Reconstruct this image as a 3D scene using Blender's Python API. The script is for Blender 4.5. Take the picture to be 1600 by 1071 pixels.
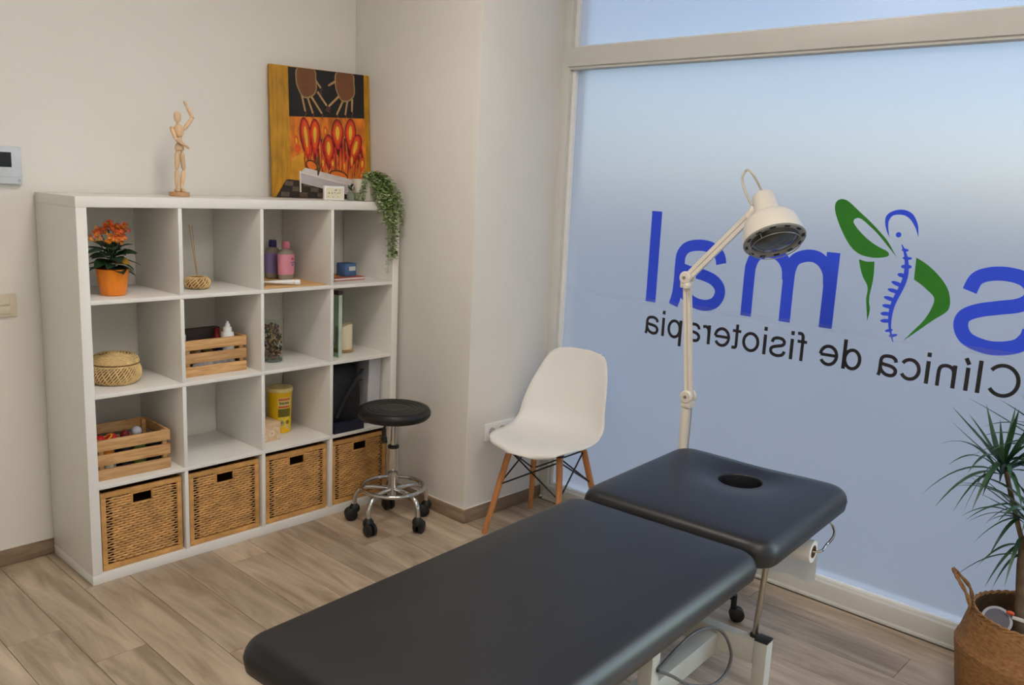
import bpy, bmesh, math, random
from mathutils import Vector, Matrix, Euler, noise as mnoise

for o in list(bpy.data.objects): bpy.data.objects.remove(o, do_unlink=True)
scene = bpy.context.scene
col = scene.collection
PI = math.pi

# ------------------------------------------------------------------ camera
YAW, PITCH, ROLL = .829, -.1848, .0463
fw = Vector((math.sin(YAW)*math.cos(PITCH), math.cos(YAW)*math.cos(PITCH), math.sin(PITCH)))
rt = Vector((math.cos(YAW), -math.sin(YAW), 0)); up = rt.cross(fw)
r2 = math.cos(ROLL)*rt + math.sin(ROLL)*up; u2 = -math.sin(ROLL)*rt + math.cos(ROLL)*up
cam_d = bpy.data.cameras.new('camera'); cam = bpy.data.objects.new('camera', cam_d); col.objects.link(cam)
cam_d.sensor_width = 36; cam_d.lens = 36*1339.335/1600; cam_d.clip_start = .02
M = Matrix((r2, u2, -fw)).transposed().to_4x4(); M.translation = Vector((-1.181, -3.1812, 1.5817))
cam.matrix_world = M
scene.camera = cam

# ------------------------------------------------------------------ sky, exposure
SKY_STRENGTH = 1.0
LAMP_STRENGTH = 21.0
EXPOSURE = 0.08
w = bpy.data.worlds.new('sky'); scene.world = w; w.use_nodes = True
nt = w.node_tree; bg = nt.nodes['Background']
sk = nt.nodes.new('ShaderNodeTexSky'); sk.sky_type = 'NISHITA'; sk.sun_disc = False
sk.sun_elevation = math.radians(44); sk.sun_rotation = math.radians(118); sk.air_density = 1.1; sk.dust_density = .9; sk.ozone_density = 1.6
nt.links.new(sk.outputs[0], bg.inputs[0]); bg.inputs[1].default_value = SKY_STRENGTH
vs = scene.view_settings
vs.view_transform = 'Standard'; vs.look = 'None'; vs.exposure = EXPOSURE; vs.gamma = 1; vs.use_curve_mapping = False

# ------------------------------------------------------------------ helpers
def tag(o, label=None, cat=None, group=None, kind=None):
    if label: o['label'] = label
    if cat: o['category'] = cat
    if group: o['group'] = group
    if kind: o['kind'] = kind
    return o
def thing(name, label, cat, loc=(0, 0, 0), rz=0, group=None):
    o = bpy.data.objects.new(name, None); col.objects.link(o); o.empty_display_size = .05
    o.location = loc; o.rotation_euler = (0, 0, rz)
    return tag(o, label, cat, group)
def struct(name):
    o = bpy.data.objects.new(name, None); col.objects.link(o); o.empty_display_size = .05
    return tag(o, kind='structure')
def link(name, me, parent=None, loc=None, rot=None):
    o = bpy.data.objects.new(name, me); col.objects.link(o)
    if parent: o.parent = parent
    if loc is not None: o.location = loc
    if rot is not None: o.rotation_euler = rot
    return o
class MB:
    def __init__(s): s.V = []; s.F = []
    def add(s, vf, mat=None):
        V, F = vf; n = len(s.V)
        s.V += [tuple(mat @ Vector(v)) for v in V] if mat else [tuple(v) for v in V]
        s.F += [tuple(i+n for i in f) for f in F]
        return s
    def mesh(s, name, m, smooth=True, angle=40):
        me = bpy.data.meshes.new(name); me.from_pydata(s.V, [], s.F); me.validate(); me.update()
        b = bmesh.new(); b.from_mesh(me); bmesh.ops.recalc_face_normals(b, faces=b.faces)
        if smooth:
            for f in b.faces: f.smooth = True
            for e in b.edges:
                if len(e.link_faces) == 2 and e.calc_face_angle(0) > math.radians(angle): e.smooth = False
        b.to_mesh(me); b.free()
        if m: me.materials.append(m)
        return me
    def build(s, name, m, parent=None, smooth=True, angle=40, loc=None, rot=None):
        return link(name, s.mesh(name, m, smooth, angle), parent, loc, rot)
def mk(name, vf, m, parent=None, smooth=True, angle=40, loc=None, rot=None):
    return MB().add(vf).build(name, m, parent, smooth, angle, loc, rot)
def boxg(a, b):
    (x0, y0, z0), (x1, y1, z1) = a, b
    return ([(x0,y0,z0),(x1,y0,z0),(x1,y1,z0),(x0,y1,z0),(x0,y0,z1),(x1,y0,z1),(x1,y1,z1),(x0,y1,z1)],
            [(0,3,2,1),(4,5,6,7),(0,1,5,4),(1,2,6,5),(2,3,7,6),(3,0,4,7)])
def bbox(a, b, bev=.002, seg=2):
    bm = bmesh.new(); V, F = boxg(a, b)
    vs_ = [bm.verts.new(v) for v in V]
    for f in F: bm.faces.new([vs_[i] for i in f])
    bmesh.ops.bevel(bm, geom=list(bm.edges), offset=bev, segments=seg, affect='EDGES', profile=.5)
    bm.verts.ensure_lookup_table(); bm.verts.index_update()
    r = ([tuple(v.co) for v in bm.verts], [tuple(v.index for v in f.verts) for f in bm.faces]); bm.free()
    return r
def box(name, a, b, m, parent=None, bev=.002, loc=None, rot=None, seg=2):
    return mk(name, bbox(a, b, bev, seg) if bev else boxg(a, b), m, parent, loc=loc, rot=rot)
def lathe(prof, n=40, fl=None):
    V = []; F = []
    for k, (r, z) in enumerate(prof):
        for i in range(n):
            a = 2*PI*i/n; rr = r if not fl else fl(r, a, k, z)
            V.append((rr*math.cos(a), rr*math.sin(a), z))
    for k in range(len(prof)-1):
        for i in range(n):
            j = (i+1) % n; F.append((k*n+i, k*n+j, (k+1)*n+j, (k+1)*n+i))
    if prof[0][0] > 1e-5: F.append(tuple(range(n))[::-1])
    if prof[-1][0] > 1e-5: F.append(tuple((len(prof)-1)*n+i for i in range(n)))
    return V, F
def lathe_open(prof, n=40, fl=None):
    V, F = lathe(prof, n, fl)
    return V, [f for f in F if len(f) == 4]
def catmull(P, n=6, closed=False):
    P = [Vector(p) for p in P]; out = []; L = len(P); rng = range(L if closed else L-1)
    for i in rng:
        if closed: a, b, c, d = P[i-1], P[i], P[(i+1) % L], P[(i+2) % L]
        else: a, b, c, d = P[max(i-1, 0)], P[i], P[i+1], P[min(i+2, L-1)]
        for k in range(n):
            t = k/n
            out.append(.5*((2*b)+(c-a)*t+(2*a-5*b+4*c-d)*t*t+(3*b-a-3*c+d)*t**3))
    if not closed: out.append(P[-1])
    return out
def tube(path, r, n=8, closed=False, caps=True, flat=None):
    P = [Vector(p) for p in path]; L = len(P); V = []; F = []
    R = r if isinstance(r, (list, tuple)) else [r]*L
    t0 = (P[1]-P[0]).normalized(); ref = Vector((0, 0, 1)) if abs(t0.z) < .9 else Vector((1, 0, 0))
    nrm = (ref - ref.dot(t0)*t0).normalized()
    for i in range(L):
        if closed: t = (P[(i+1) % L]-P[i-1])
        else: t = P[min(i+1, L-1)]-P[max(i-1, 0)]
        t.normalize(); nrm = nrm - nrm.dot(t)*t
        if nrm.length < 1e-6: nrm = t.orthogonal()
        nrm.normalize(); bn = t.cross(nrm)
        for k in range(n):
            a = 2*PI*(k+.5)/n; f = flat or 1
            V.append(P[i]+R[i]*(math.cos(a)*nrm*f+math.sin(a)*bn))
    for i in range(L if closed else L-1):
        j = (i+1) % L
        for k in range(n):
            q = (k+1) % n; F.append((i*n+k, i*n+q, j*n+q, j*n+k))
    if caps and not closed:
        F.append(tuple(range(n))[::-1]); F.append(tuple((L-1)*n+k for k in range(n)))
    return V, F
def rod(a, b, r, n=12, r1=None):
    return tube([a, b], [r, r if r1 is None else r1], n)
def sphere(c, r, n=16, m=10, sc=(1, 1, 1)):
    V = []; F = []
    for k in range(1, m):
        th = PI*k/m
        for i in range(n):
            a = 2*PI*i/n
            V.append((c[0]+sc[0]*r*math.sin(th)*math.cos(a), c[1]+sc[1]*r*math.sin(th)*math.sin(a), c[2]+sc[2]*r*math.cos(th)))
    t = len(V); V.append((c[0], c[1], c[2]+sc[2]*r)); V.append((c[0], c[1], c[2]-sc[2]*r))
    for k in range(m-2):
        for i in range(n): F.append((k*n+i, k*n+(i+1) % n, (k+1)*n+(i+1) % n, (k+1)*n+i))
    for i in range(n): F.append((t, (i+1) % n, i)); F.append((t+1, (m-2)*n+i, (m-2)*n+(i+1) % n))
    return V, F
def prism(poly, h0, h1, f):
    """polygon (list of 2D points) extruded between h0 and h1; f maps (a,b,h) to xyz. Triangulated by bmesh later."""
    n = len(poly)
    V = [f(a, b, h0) for a, b in poly]+[f(a, b, h1) for a, b in poly]
    F = [tuple(range(n))[::-1], tuple(range(n, 2*n))]+[(i, (i+1) % n, n+(i+1) % n, n+i) for i in range(n)]
    return V, F
def ribbon(pts, wd, h0, h1, f, closed=False):
    """flat stroke of width wd (or list) along 2D pts, extruded h0..h1"""
    L = len(pts); W = wd if isinstance(wd, (list, tuple)) else [wd]*L; V = []; F = []
    for i, p in enumerate(pts):
        if closed: a, b = pts[i-1], pts[(i+1) % L]
        else: a, b = pts[max(i-1, 0)], pts[min(i+1, L-1)]
        dx, dy = b[0]-a[0], b[1]-a[1]; d = math.hypot(dx, dy) or 1; nx, ny = -dy/d*W[i]/2, dx/d*W[i]/2
        for (q, h) in (((p[0]+nx, p[1]+ny), h0), ((p[0]-nx, p[1]-ny), h0), ((p[0]-nx, p[1]-ny), h1), ((p[0]+nx, p[1]+ny), h1)): V.append(f(q[0], q[1], h))
    for i in range(L if closed else L-1):
        j = (i+1) % L
        for k in range(4): F.append((4*i+k, 4*i+(k+1) % 4, 4*j+(k+1) % 4, 4*j+k))
    if not closed: F.append((3, 2, 1, 0)); F.append(tuple(4*(L-1)+k for k in range(4)))
    return V, F
def copy_tree(o, parent=None):
    c = o.copy(); col.objects.link(c); c.parent = parent
    for ch in list(o.children): copy_tree(ch, c)
    return c

# ------------------------------------------------------------------ materials
def lin(c):
    return tuple(((x/255)/12.92 if x/255 <= .04045 else ((x/255+.055)/1.055)**2.4) for x in c)
def mat(name, rgb, rough=.5, metal=0, var=.06, scale=20, bump=0, bscale=200, spec=.5, coat=0, sheen=0, stretch=(1, 1, 1), trans=0, alpha=1, ior=1.45, sss=0):
    m = bpy.data.materials.new(name); m.use_nodes = True; t = m.node_tree; N = t.nodes; L = t.links
    b = N['Principled BSDF']; c = lin(rgb)
    b.inputs['Roughness'].default_value = rough; b.inputs['Metallic'].default_value = metal
    b.inputs['Specular IOR Level'].default_value = spec; b.inputs['Coat Weight'].default_value = coat
    b.inputs['Transmission Weight'].default_value = trans; b.inputs['IOR'].default_value = ior; b.inputs['Alpha'].default_value = alpha
    tc = N.new('ShaderNodeTexCoord'); mp = N.new('ShaderNodeMapping'); mp.inputs['Scale'].default_value = stretch
    L.new(tc.outputs['Object'], mp.inputs[0])
    nz = N.new('ShaderNodeTexNoise'); nz.inputs['Scale'].default_value = scale; nz.inputs['Detail'].default_value = 4
    L.new(mp.outputs[0], nz.inputs['Vector'])
    rp = N.new('ShaderNodeValToRGB')
    rp.color_ramp.elements[0].position = .3; rp.color_ramp.elements[1].position = .7
    rp.color_ramp.elements[0].color = tuple(x*(1-var) for x in c)+(1,); rp.color_ramp.elements[1].color = tuple(min(1, x*(1+var)) for x in c)+(1,)
    L.new(nz.outputs[0], rp.inputs[0]); L.new(rp.outputs[0], b.inputs['Base Color'])
    if bump:
        n2 = N.new('ShaderNodeTexNoise'); n2.inputs['Scale'].default_value = bscale; n2.inputs['Detail'].default_value = 3
        L.new(mp.outputs[0], n2.inputs['Vector'])
        bp = N.new('ShaderNodeBump'); bp.inputs['Strength'].default_value = bump; bp.inputs['Distance'].default_value = .002
        L.new(n2.outputs[0], bp.inputs['Height']); L.new(bp.outputs[0], b.inputs['Normal'])
    return m
def wood(name, dark, light, stretch=(1, 12, 12), scale=6, rough=.5, bump=.05, rnd=True):
    m = bpy.data.materials.new(name); m.use_nodes = True; t = m.node_tree; N = t.nodes; L = t.links
    b = N['Principled BSDF']; b.inputs['Roughness'].default_value = rough
    tc = N.new('ShaderNodeTexCoord'); oi = N.new('ShaderNodeObjectInfo')
    vm = N.new('ShaderNodeVectorMath'); vm.operation = 'MULTIPLY_ADD'
    cb = N.new('ShaderNodeCombineXYZ')
    for i in range(3): L.new(oi.outputs['Random'], cb.inputs[i])
    vm.inputs[1].default_value = (37, 53, 29); L.new(cb.outputs[0], vm.inputs[0]); L.new(tc.outputs['Object'], vm.inputs[2])
    mp = N.new('ShaderNodeMapping'); mp.inputs['Scale'].default_value = stretch; L.new(vm.outputs[0], mp.inputs[0])
    nz = N.new('ShaderNodeTexNoise'); nz.inputs['Scale'].default_value = scale; nz.inputs['Detail'].default_value = 7; nz.inputs['Distortion'].default_value = .6
    nz.inputs['Roughness'].default_value = .6
    L.new(mp.outputs[0], nz.inputs['Vector'])
    rp = N.new('ShaderNodeValToRGB'); rp.color_ramp.elements[0].position = .32; rp.color_ramp.elements[1].position = .66
    rp.color_ramp.elements[0].color = lin(dark)+(1,); rp.color_ramp.elements[1].color = lin(light)+(1,)
    L.new(nz.outputs[0], rp.inputs[0])
    hs = N.new('ShaderNodeHueSaturation'); mr = N.new('ShaderNodeMapRange'); mr.inputs[3].default_value = .86; mr.inputs[4].default_value = 1.12
    L.new(oi.outputs['Random'], mr.inputs[0]); L.new(mr.outputs[0], hs.inputs['Value']); L.new(rp.outputs[0], hs.inputs['Color'])
    L.new(hs.outputs[0], b.inputs['Base Color'])
    if bump:
        bp = N.new('ShaderNodeBump'); bp.inputs['Strength'].default_value = bump; bp.inputs['Distance'].default_value = .002
        L.new(nz.outputs[0], bp.inputs['Height']); L.new(bp.outputs[0], b.inputs['Normal'])
    return m
def glass(name, rgb, rough=.02, ior=1.45):
    m = bpy.data.materials.new(name); m.use_nodes = True; t = m.node_tree; N = t.nodes; L = t.links
    N.remove(N['Principled BSDF']); o = N['Material Output']
    tr = N.new('ShaderNodeBsdfTransparent'); tr.inputs[0].default_value = lin(rgb)+(1,)
    gl = N.new('ShaderNodeBsdfGlossy'); gl.inputs['Roughness'].default_value = rough
    lw = N.new('ShaderNodeLayerWeight'); pw = N.new('ShaderNodeMath'); pw.operation = 'POWER'; pw.inputs[1].default_value = 4
    ma = N.new('ShaderNodeMath'); ma.operation = 'MULTIPLY_ADD'; ma.inputs[1].default_value = .25; ma.inputs[2].default_value = .035
    L.new(lw.outputs['Facing'], pw.inputs[0]); L.new(pw.outputs[0], ma.inputs[0])
    mx = N.new('ShaderNodeMixShader'); L.new(ma.outputs[0], mx.inputs[0]); L.new(tr.outputs[0], mx.inputs[1]); L.new(gl.outputs[0], mx.inputs[2])
    L.new(mx.outputs[0], o.inputs[0]); return m
def film(name, rgb, fwd=.45, rough=.5, gloss=.05, refl=.12):
    """frosted film: diffuse transmission + blurred forward transmission + a little diffuse / glossy reflection"""
    m = bpy.data.materials.new(name); m.use_nodes = True; t = m.node_tree; N = t.nodes; L = t.links
    N.remove(N['Principled BSDF']); o = N['Material Output']
    c = lin(rgb)+(1,)
    nz = N.new('ShaderNodeTexNoise'); nz.inputs['Scale'].default_value = 3
    tl = N.new('ShaderNodeBsdfTranslucent'); tl.inputs[0].default_value = c
    rf = N.new('ShaderNodeBsdfRefraction'); rf.inputs[0].default_value = c; rf.inputs['Roughness'].default_value = rough; rf.inputs['IOR'].default_value = 1.25
    m1 = N.new('ShaderNodeMixShader'); m1.inputs[0].default_value = fwd; L.new(tl.outputs[0], m1.inputs[1]); L.new(rf.outputs[0], m1.inputs[2])
    df = N.new('ShaderNodeBsdfDiffuse'); df.inputs[0].default_value = lin((225, 228, 235))+(1,)
    m2 = N.new('ShaderNodeMixShader'); m2.inputs[0].default_value = refl; L.new(m1.outputs[0], m2.inputs[1]); L.new(df.outputs[0], m2.inputs[2])
    gl = N.new('ShaderNodeBsdfGlossy'); gl.inputs['Roughness'].default_value = .25
    m3 = N.new('ShaderNodeMixShader'); m3.inputs[0].default_value = gloss; L.new(m2.outputs[0], m3.inputs[1]); L.new(gl.outputs[0], m3.inputs[2])
    L.new(m3.outputs[0], o.inputs[0]); return m
def vinyl(name, rgb, tr=.25):
    m = bpy.data.materials.new(name); m.use_nodes = True; t = m.node_tree; N = t.nodes; L = t.links
    N.remove(N['Principled BSDF']); o = N['Material Output']; c = lin(rgb)+(1,)
    tl = N.new('ShaderNodeBsdfTranslucent'); tl.inputs[0].default_value = c
    df = N.new('ShaderNodeBsdfDiffuse'); df.inputs[0].default_value = c
    mx = N.new('ShaderNodeMixShader'); mx.inputs[0].default_value = tr; L.new(df.outputs[0], mx.inputs[1]); L.new(tl.outputs[0], mx.inputs[2])
    L.new(mx.outputs[0], o.inputs[0]); return m
def emit(name, rgb, s):
    m = bpy.data.materials.new(name); m.use_nodes = True; t = m.node_tree; N = t.nodes
    b = N['Principled BSDF']; b.inputs['Base Color'].default_value = (.8, .8, .8, 1)
    b.inputs['Emission Color'].default_value = lin(rgb)+(1,); b.inputs['Emission Strength'].default_value = s
    return m

M_wall = mat('white_wall_paint', (230, 227, 221), .85, var=.015, scale=3, bump=.06, bscale=90)
M_ceil = mat('ceiling_paint', (232, 230, 225), .9, var=.01, scale=3)
M_floor = wood('oak_look_plank', (150, 129, 106), (205, 186, 162), stretch=(7, .9, 7), scale=2.2, rough=.42, bump=.06)
M_joint = mat('floor_joint', (96, 82, 68), .8)
M_base = wood('skirting_tile', (124, 102, 82), (160, 138, 116), stretch=(1.2, 1.2, 10), scale=3, rough=.45, bump=.03)
M_grout = mat('skirting_grout', (225, 220, 210), .8)
M_shelf = mat('white_laminate', (234, 231, 225), .38, var=.012, scale=4)
M_frame = mat('window_frame_lacquer', (212, 211, 206), .4, var=.02, scale=5)
M_bead = mat('white_window_bead', (238, 238, 236), .35, var=.02)
M_film = film('frosted_film', (127, 121, 127))
M_clear = glass('clear_pane', (240, 248, 246))
M_seam = film('film_overlap', (225, 230, 240), fwd=.2, refl=.2)
_t = M_seam.node_tree; _o = _t.nodes['Material Output']; _src = _o.inputs[0].links[0].from_socket
_mx = _t.nodes.new('ShaderNodeMixShader'); _tr = _t.nodes.new('ShaderNodeBsdfTransparent'); _mx.inputs[0].default_value = .72
_t.links.new(_src, _mx.inputs[1]); _t.links.new(_tr.outputs[0], _mx.inputs[2]); _t.links.new(_mx.outputs[0], _o.inputs[0])
M_blue = vinyl('blue_vinyl', (72, 102, 246))
M_green = vinyl('green_vinyl', (70, 146, 62))
M_grey = vinyl('charcoal_vinyl', (62, 60, 62), .2)
M_leather = mat('black_leatherette', (25, 25, 29), .42, var=.08, scale=8, bump=.05, bscale=420, spec=.55)
M_black = mat('black_plastic', (22, 22, 23), .45, var=.1)
M_blackrub = mat('black_stool_vinyl', (24, 24, 25), .4, var=.1, scale=30, bump=.06, bscale=300)
M_chrome = mat('chrome', (205, 205, 205), .12, 1, var=.03)
M_steel = mat('brushed_steel', (165, 160, 150), .3, 1, var=.05)
M_greymetal = mat('grey_painted_steel', (176, 174, 166), .45, var=.03)
M_cable = mat('grey_cable', (78, 76, 78), .5)
M_chair = mat('white_polypropylene', (238, 236, 232), .42, var=.01, scale=6)
M_beech = wood('beech_leg', (176, 112, 62), (206, 142, 86), stretch=(14, 14, 1.2), scale=5, rough=.45)
M_crate = wood('pine_crate', (176, 128, 78), (216, 172, 118), stretch=(1.3, 10, 12), scale=6, rough=.6)
M_manne = wood('limewood', (214, 178, 138), (232, 202, 166), stretch=(8, 8, 1.5), scale=10, rough=.5)
M_lamp = mat('cream_enamel', (230, 223, 211), .3, var=.02, scale=10, coat=.3)
M_lampgrey = mat('lamp_rim_grey', (150, 148, 142), .35, var=.04)
M_lens = mat('lamp_lens', (62, 60, 56), .15, var=.2, scale=30, bump=.3, bscale=60, coat=.6)
M_paper = mat('paper_roll_paper', (226, 224, 220), .85, var=.03, bump=.1, bscale=120)
M_card = mat('brown_cardboard', (120, 92, 66), .8)
M_seagrass = mat('seagrass', (140, 100, 60), .75, var=.3, scale=60, bump=.8, bscale=160, stretch=(1, 1, 2.5))
M_seagrass_d = mat('seagrass_lining', (92, 66, 42), .85, var=.3, scale=60, bump=.6, bscale=160)
M_rattan = mat('rattan_weaver', (206, 158, 96), .55, var=.32, scale=14, stretch=(1, 1, 2))
M_rattan_f = mat('rattan_frame', (204, 152, 88), .5, var=.25, scale=18, stretch=(1, 1, 1))
M_rattan_in = mat('rattan_lining', (150, 102, 58), .8, var=.3, scale=20)
M_dark_in = mat('basket_slit_shade', (40, 28, 18), .9)  # near-black brown standing in for shade behind the weave
M_straw = mat('woven_straw', (222, 190, 134), .7, var=.2, scale=50)
M_straw_d = mat('woven_straw_core', (128, 94, 52), .8, var=.25, scale=50)
M_leaf = mat('dark_green_leaf', (38, 62, 40), .42, var=.25, scale=30)
M_leafred = mat('reddening_leaf', (160, 120, 50), .45, var=.3, scale=25)
M_drac = mat('dracaena_leaf', (52, 84, 58), .4, var=.3, scale=14)
M_trail = mat('trailing_leaf', (132, 156, 92), .5, var=.35, scale=40)
M_trail2 = mat('trailing_leaf_pale', (178, 190, 148), .5, var=.3, scale=40)
M_bark = mat('dracaena_bark', (104, 84, 66), .8, var=.25, scale=30, bump=.5, bscale=80)
M_soil = mat('potting_soil', (48, 36, 28), .95, var=.4, scale=60, bump=1, bscale=100)
M_orange = mat('orange_glaze', (240, 134, 20), .3, var=.05, coat=.3)
M_petal = mat('orange_petal', (238, 104, 40), .55, var=.25, scale=40)
M_petal2 = mat('amber_petal', (246, 150, 40), .55, var=.2, scale=40)
M_whitecer = mat('white_ceramic', (222, 214, 200), .35, var=.02)

# ------------------------------------------------------------------ room shell
CEIL = 2.95; XW = 2.024; XG = 2.070; XR = 1.492; YB = .40; YP = -.478; YF = -5.0; XL = -2.6; WY1 = -2.95; DY1 = -4.6
fl = struct('floor')
box('subfloor', (XL-.1, YF-.1, -.06), (2.3, YB+.1, -.003), M_joint, fl, bev=0)
PW, PL, GAP = .17, 1.0, .0016
pm = {}
random.seed(3)
kx = 0
x = 1.667+2*PW
xs = []
while x > XL: xs.append(x); x -= PW
offs = {}
for i, x1 in enumerate(xs):
    x0 = max(x1-PW, XL); xe = min(x1, XW+.03)
    if xe - x0 < .02: continue
    off = (-.247 if abs(x1+.203) < .01 else -2.38 if abs(x1-1.837) < .01 else random.uniform(0, PL)) % PL
    y = off+1.0
    while y > YF:
        ya, yb = max(y-PL, YF), min(y, YB)
        y -= PL
        if yb-ya < .02: continue
        key = (round(xe-x0, 3), round(yb-ya, 3))
        if key not in pm:
            hw, hl = key[0]/2-GAP/2, key[1]/2-GAP/2
            pm[key] = MB().add(bbox((-hw, -hl, -.008), (hw, hl, 0), .0006, 1)).mesh('plank', M_floor)
        link('plank', pm[key], fl, ((x0+xe)/2, (ya+yb)/2, 0))
tag(box('ceiling', (XL-.1, YF-.1, CEIL), (2.3, YB+.1, CEIL+.1), M_ceil, bev=0), kind='structure')
tag(box('wall_back', (XL-.1, YB, -.05), (2.3, YB+.12, CEIL), M_wall, bev=0), kind='structure')
tag(box('wall_right', (XR, YP, -.05), (2.15, YB, CEIL), M_wall, bev=.006), kind='structure')
tag(box('wall_left', (XL-.12, YF, -.05), (XL, YB, CEIL), M_wall, bev=0), kind='structure')
tag(box('wall_front', (XL-.1, YF-.12, -.05), (2.3, YF, CEIL), M_wall, bev=0), kind='structure')
tag(box('wall_window_side', (XW-.05, YF, -.05), (2.15, DY1, CEIL), M_wall, bev=0), kind='structure')
HB = .067
def skirting(name, a, b, ga, gb):
    s = struct(name); box('skirting_tile', a, b, M_base, s, bev=.0015); box('grout_line', ga, gb, M_grout, s, bev=0)
skirting('baseboard_back', (XL, YB-.011, .002), (XR-.011, YB, HB), (XL, YB-.006, HB), (XR-.011, YB, HB+.002))
skirting('baseboard_right', (XR-.011, YP-.011, .002), (XR, YB-.011, HB), (XR-.006, YP-.006, HB), (XR, YB-.011, HB+.002))
skirting('baseboard_pillar', (XR, YP-.011, .002), (XW-.002, YP, HB), (XR, YP-.006, HB), (XW-.002, YP, HB+.002))

# window: frame, panes with frosted film
w1 = struct('window_1')
ZT0, ZT1, ZTOP = 2.108, 2.203, 2.86
def fr(name, a, b, bev=.003, m=None): return box(name, a, b, m or M_frame, w1, bev=bev)
fr('jamb', (XW, YP-.052, .012), (XW+.10, YP+.01, CEIL-.002))
fr('jamb', (XW, WY1, .012), (XW+.10, WY1+.06, CEIL-.002))
fr('bottom_rail', (XW, WY1+.06, .012), (XW+.10, YP-.052, .078))
fr('bottom_rail_step', (XW-.012, WY1+.06, .001), (XW+.02, YP-.03, .014))
fr('transom', (XW-.012, WY1+.05, ZT0+.012), (XW+.10, YP-.045, ZT1))
fr('transom_lip', (XW, WY1+.06, ZT0), (XW+.05, YP-.052, ZT0+.013))
fr('top_rail', (XW, WY1+.06, ZTOP), (XW+.10, YP-.052, CEIL-.002))
for (za, zb) in ((.078, ZT0), (ZT1, ZTOP)):
    fr('glazing_bead', (XW+.022, YP-.071, za), (XG-.004, YP-.052, zb), .002, M_bead)
    fr('glazing_bead', (XW+.022, WY1+.06, za), (XG-.004, WY1+.079, zb), .002, M_bead)
    fr('glazing_bead', (XW+.022, WY1+.079, za), (XG-.004, YP-.071, za+.012), .002, M_bead)
    fr('pane', (XG+.001, WY1+.06, za), (XG+.007, YP-.052, zb), 0, M_clear)
    mk('frosted_film', ([(XG, WY1+.06, za), (XG, YP-.052, za), (XG, YP-.052, zb), (XG, WY1+.06, zb)], [(0, 1, 2, 3)]), M_film, w1)
dr = struct('door_1')
for (a, b) in (((XW, WY1-.06, .012), (XW+.10, WY1-.001, CEIL-.002)), ((XW, DY1+.001, .012), (XW+.10, DY1+.06, CEIL-.002)), ((XW, DY1+.06, .012), (XW+.10, WY1-.06, .078)), ((XW, DY1+.06, ZTOP), (XW+.10, WY1-.06, CEIL-.002)), ((XW-.004, DY1+.06, ZT0), (XW+.10, WY1-.06, ZT1))): box('door_frame', a, b, M_frame, dr, bev=.003)
for (za, zb) in ((.078, ZT0), (ZT1, ZTOP)): box('pane', (XG+.001, DY1+.06, za), (XG+.007, WY1-.06, zb), M_clear, dr, bev=0)
mk('door_handle', tube([(XW-.05, WY1-.16, .8), (XW-.05, WY1-.16, 1.3)], .014, 12), M_steel, dr)
for z in (.85, 1.25): mk('handle_mount', rod((XW-.05, WY1-.16, z), (XG+.001, WY1-.16, z), .008, 10), M_steel, dr)
ZS = 1.088
mk('film_overlap', ([(XG-.0035, WY1+.08, ZS-.018), (XG-.0035, YP-.073, ZS-.018), (XG-.0035, YP-.073, ZS+.006), (XG-.0035, WY1+.08, ZS+.006)], [(0, 1, 2, 3)]), M_seam, w1)
tag(box('pavement_ground', (2.2, -300, -.25), (400, 300, -.15), mat('street_paving', (112, 114, 120), .8, var=.1, scale=2), bev=0), kind='structure')

# ------------------------------------------------------------------ ceiling lamps
def ceiling_light(x, y, label):
    t = thing('ceiling_light', label, 'ceiling light', (x, y, CEIL), 0, 'square ceiling light panels')
    box('frame', (-.31, -.31, -.03), (.31, .31, 0), M_bead, t, bev=.003)
    box('diffuser', (-.285, -.285, -.034), (.285, .285, -.0301), emit('led_diffuser', (255, 244, 233), LAMP_STRENGTH), t, bev=0)
ceiling_light(.25, -1.35, 'square white ceiling light panel above the treatment couch')
ceiling_light(.25, -3.3, 'square white ceiling light panel nearer the front wall')
ceiling_light(-1.2, -4.1, 'square white ceiling light panel nearest the left wall')

# ------------------------------------------------------------------ shelf unit
S = thing('shelf_unit', 'large white four by four cube shelf unit against the back wall', 'shelf')
TH, BD, CE, DP = .038, .016, .335, .39
W = 4*CE+3*BD+2*TH
def sb(name, a, b): return box(name, a, b, M_shelf, S, bev=.0015)
sb('top_board', (0, 0, W-TH), (W, DP, W)); sb('bottom_board', (0, 0, 0), (W, DP, TH))
sb('side_panel', (.0006, .0006, TH), (TH, DP, W-TH)); sb('side_panel', (W-TH, .0006, TH), (W-.0006, DP, W-TH))
Z0 = [TH+i*(CE+BD) for i in range(4)]       # floor height of each row, from the bottom
X0 = [TH+i*(CE+BD) for i in range(4)]
for i in range(3): sb('shelf_board', (TH, .001, Z0[i]+CE), (W-TH, DP, Z0[i]+CE+BD))
for r in range(4):
    for c in range(3): sb('divider', (X0[c]+CE, .0015, Z0[r]), (X0[c]+CE+BD, DP, Z0[r]+CE))

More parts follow.
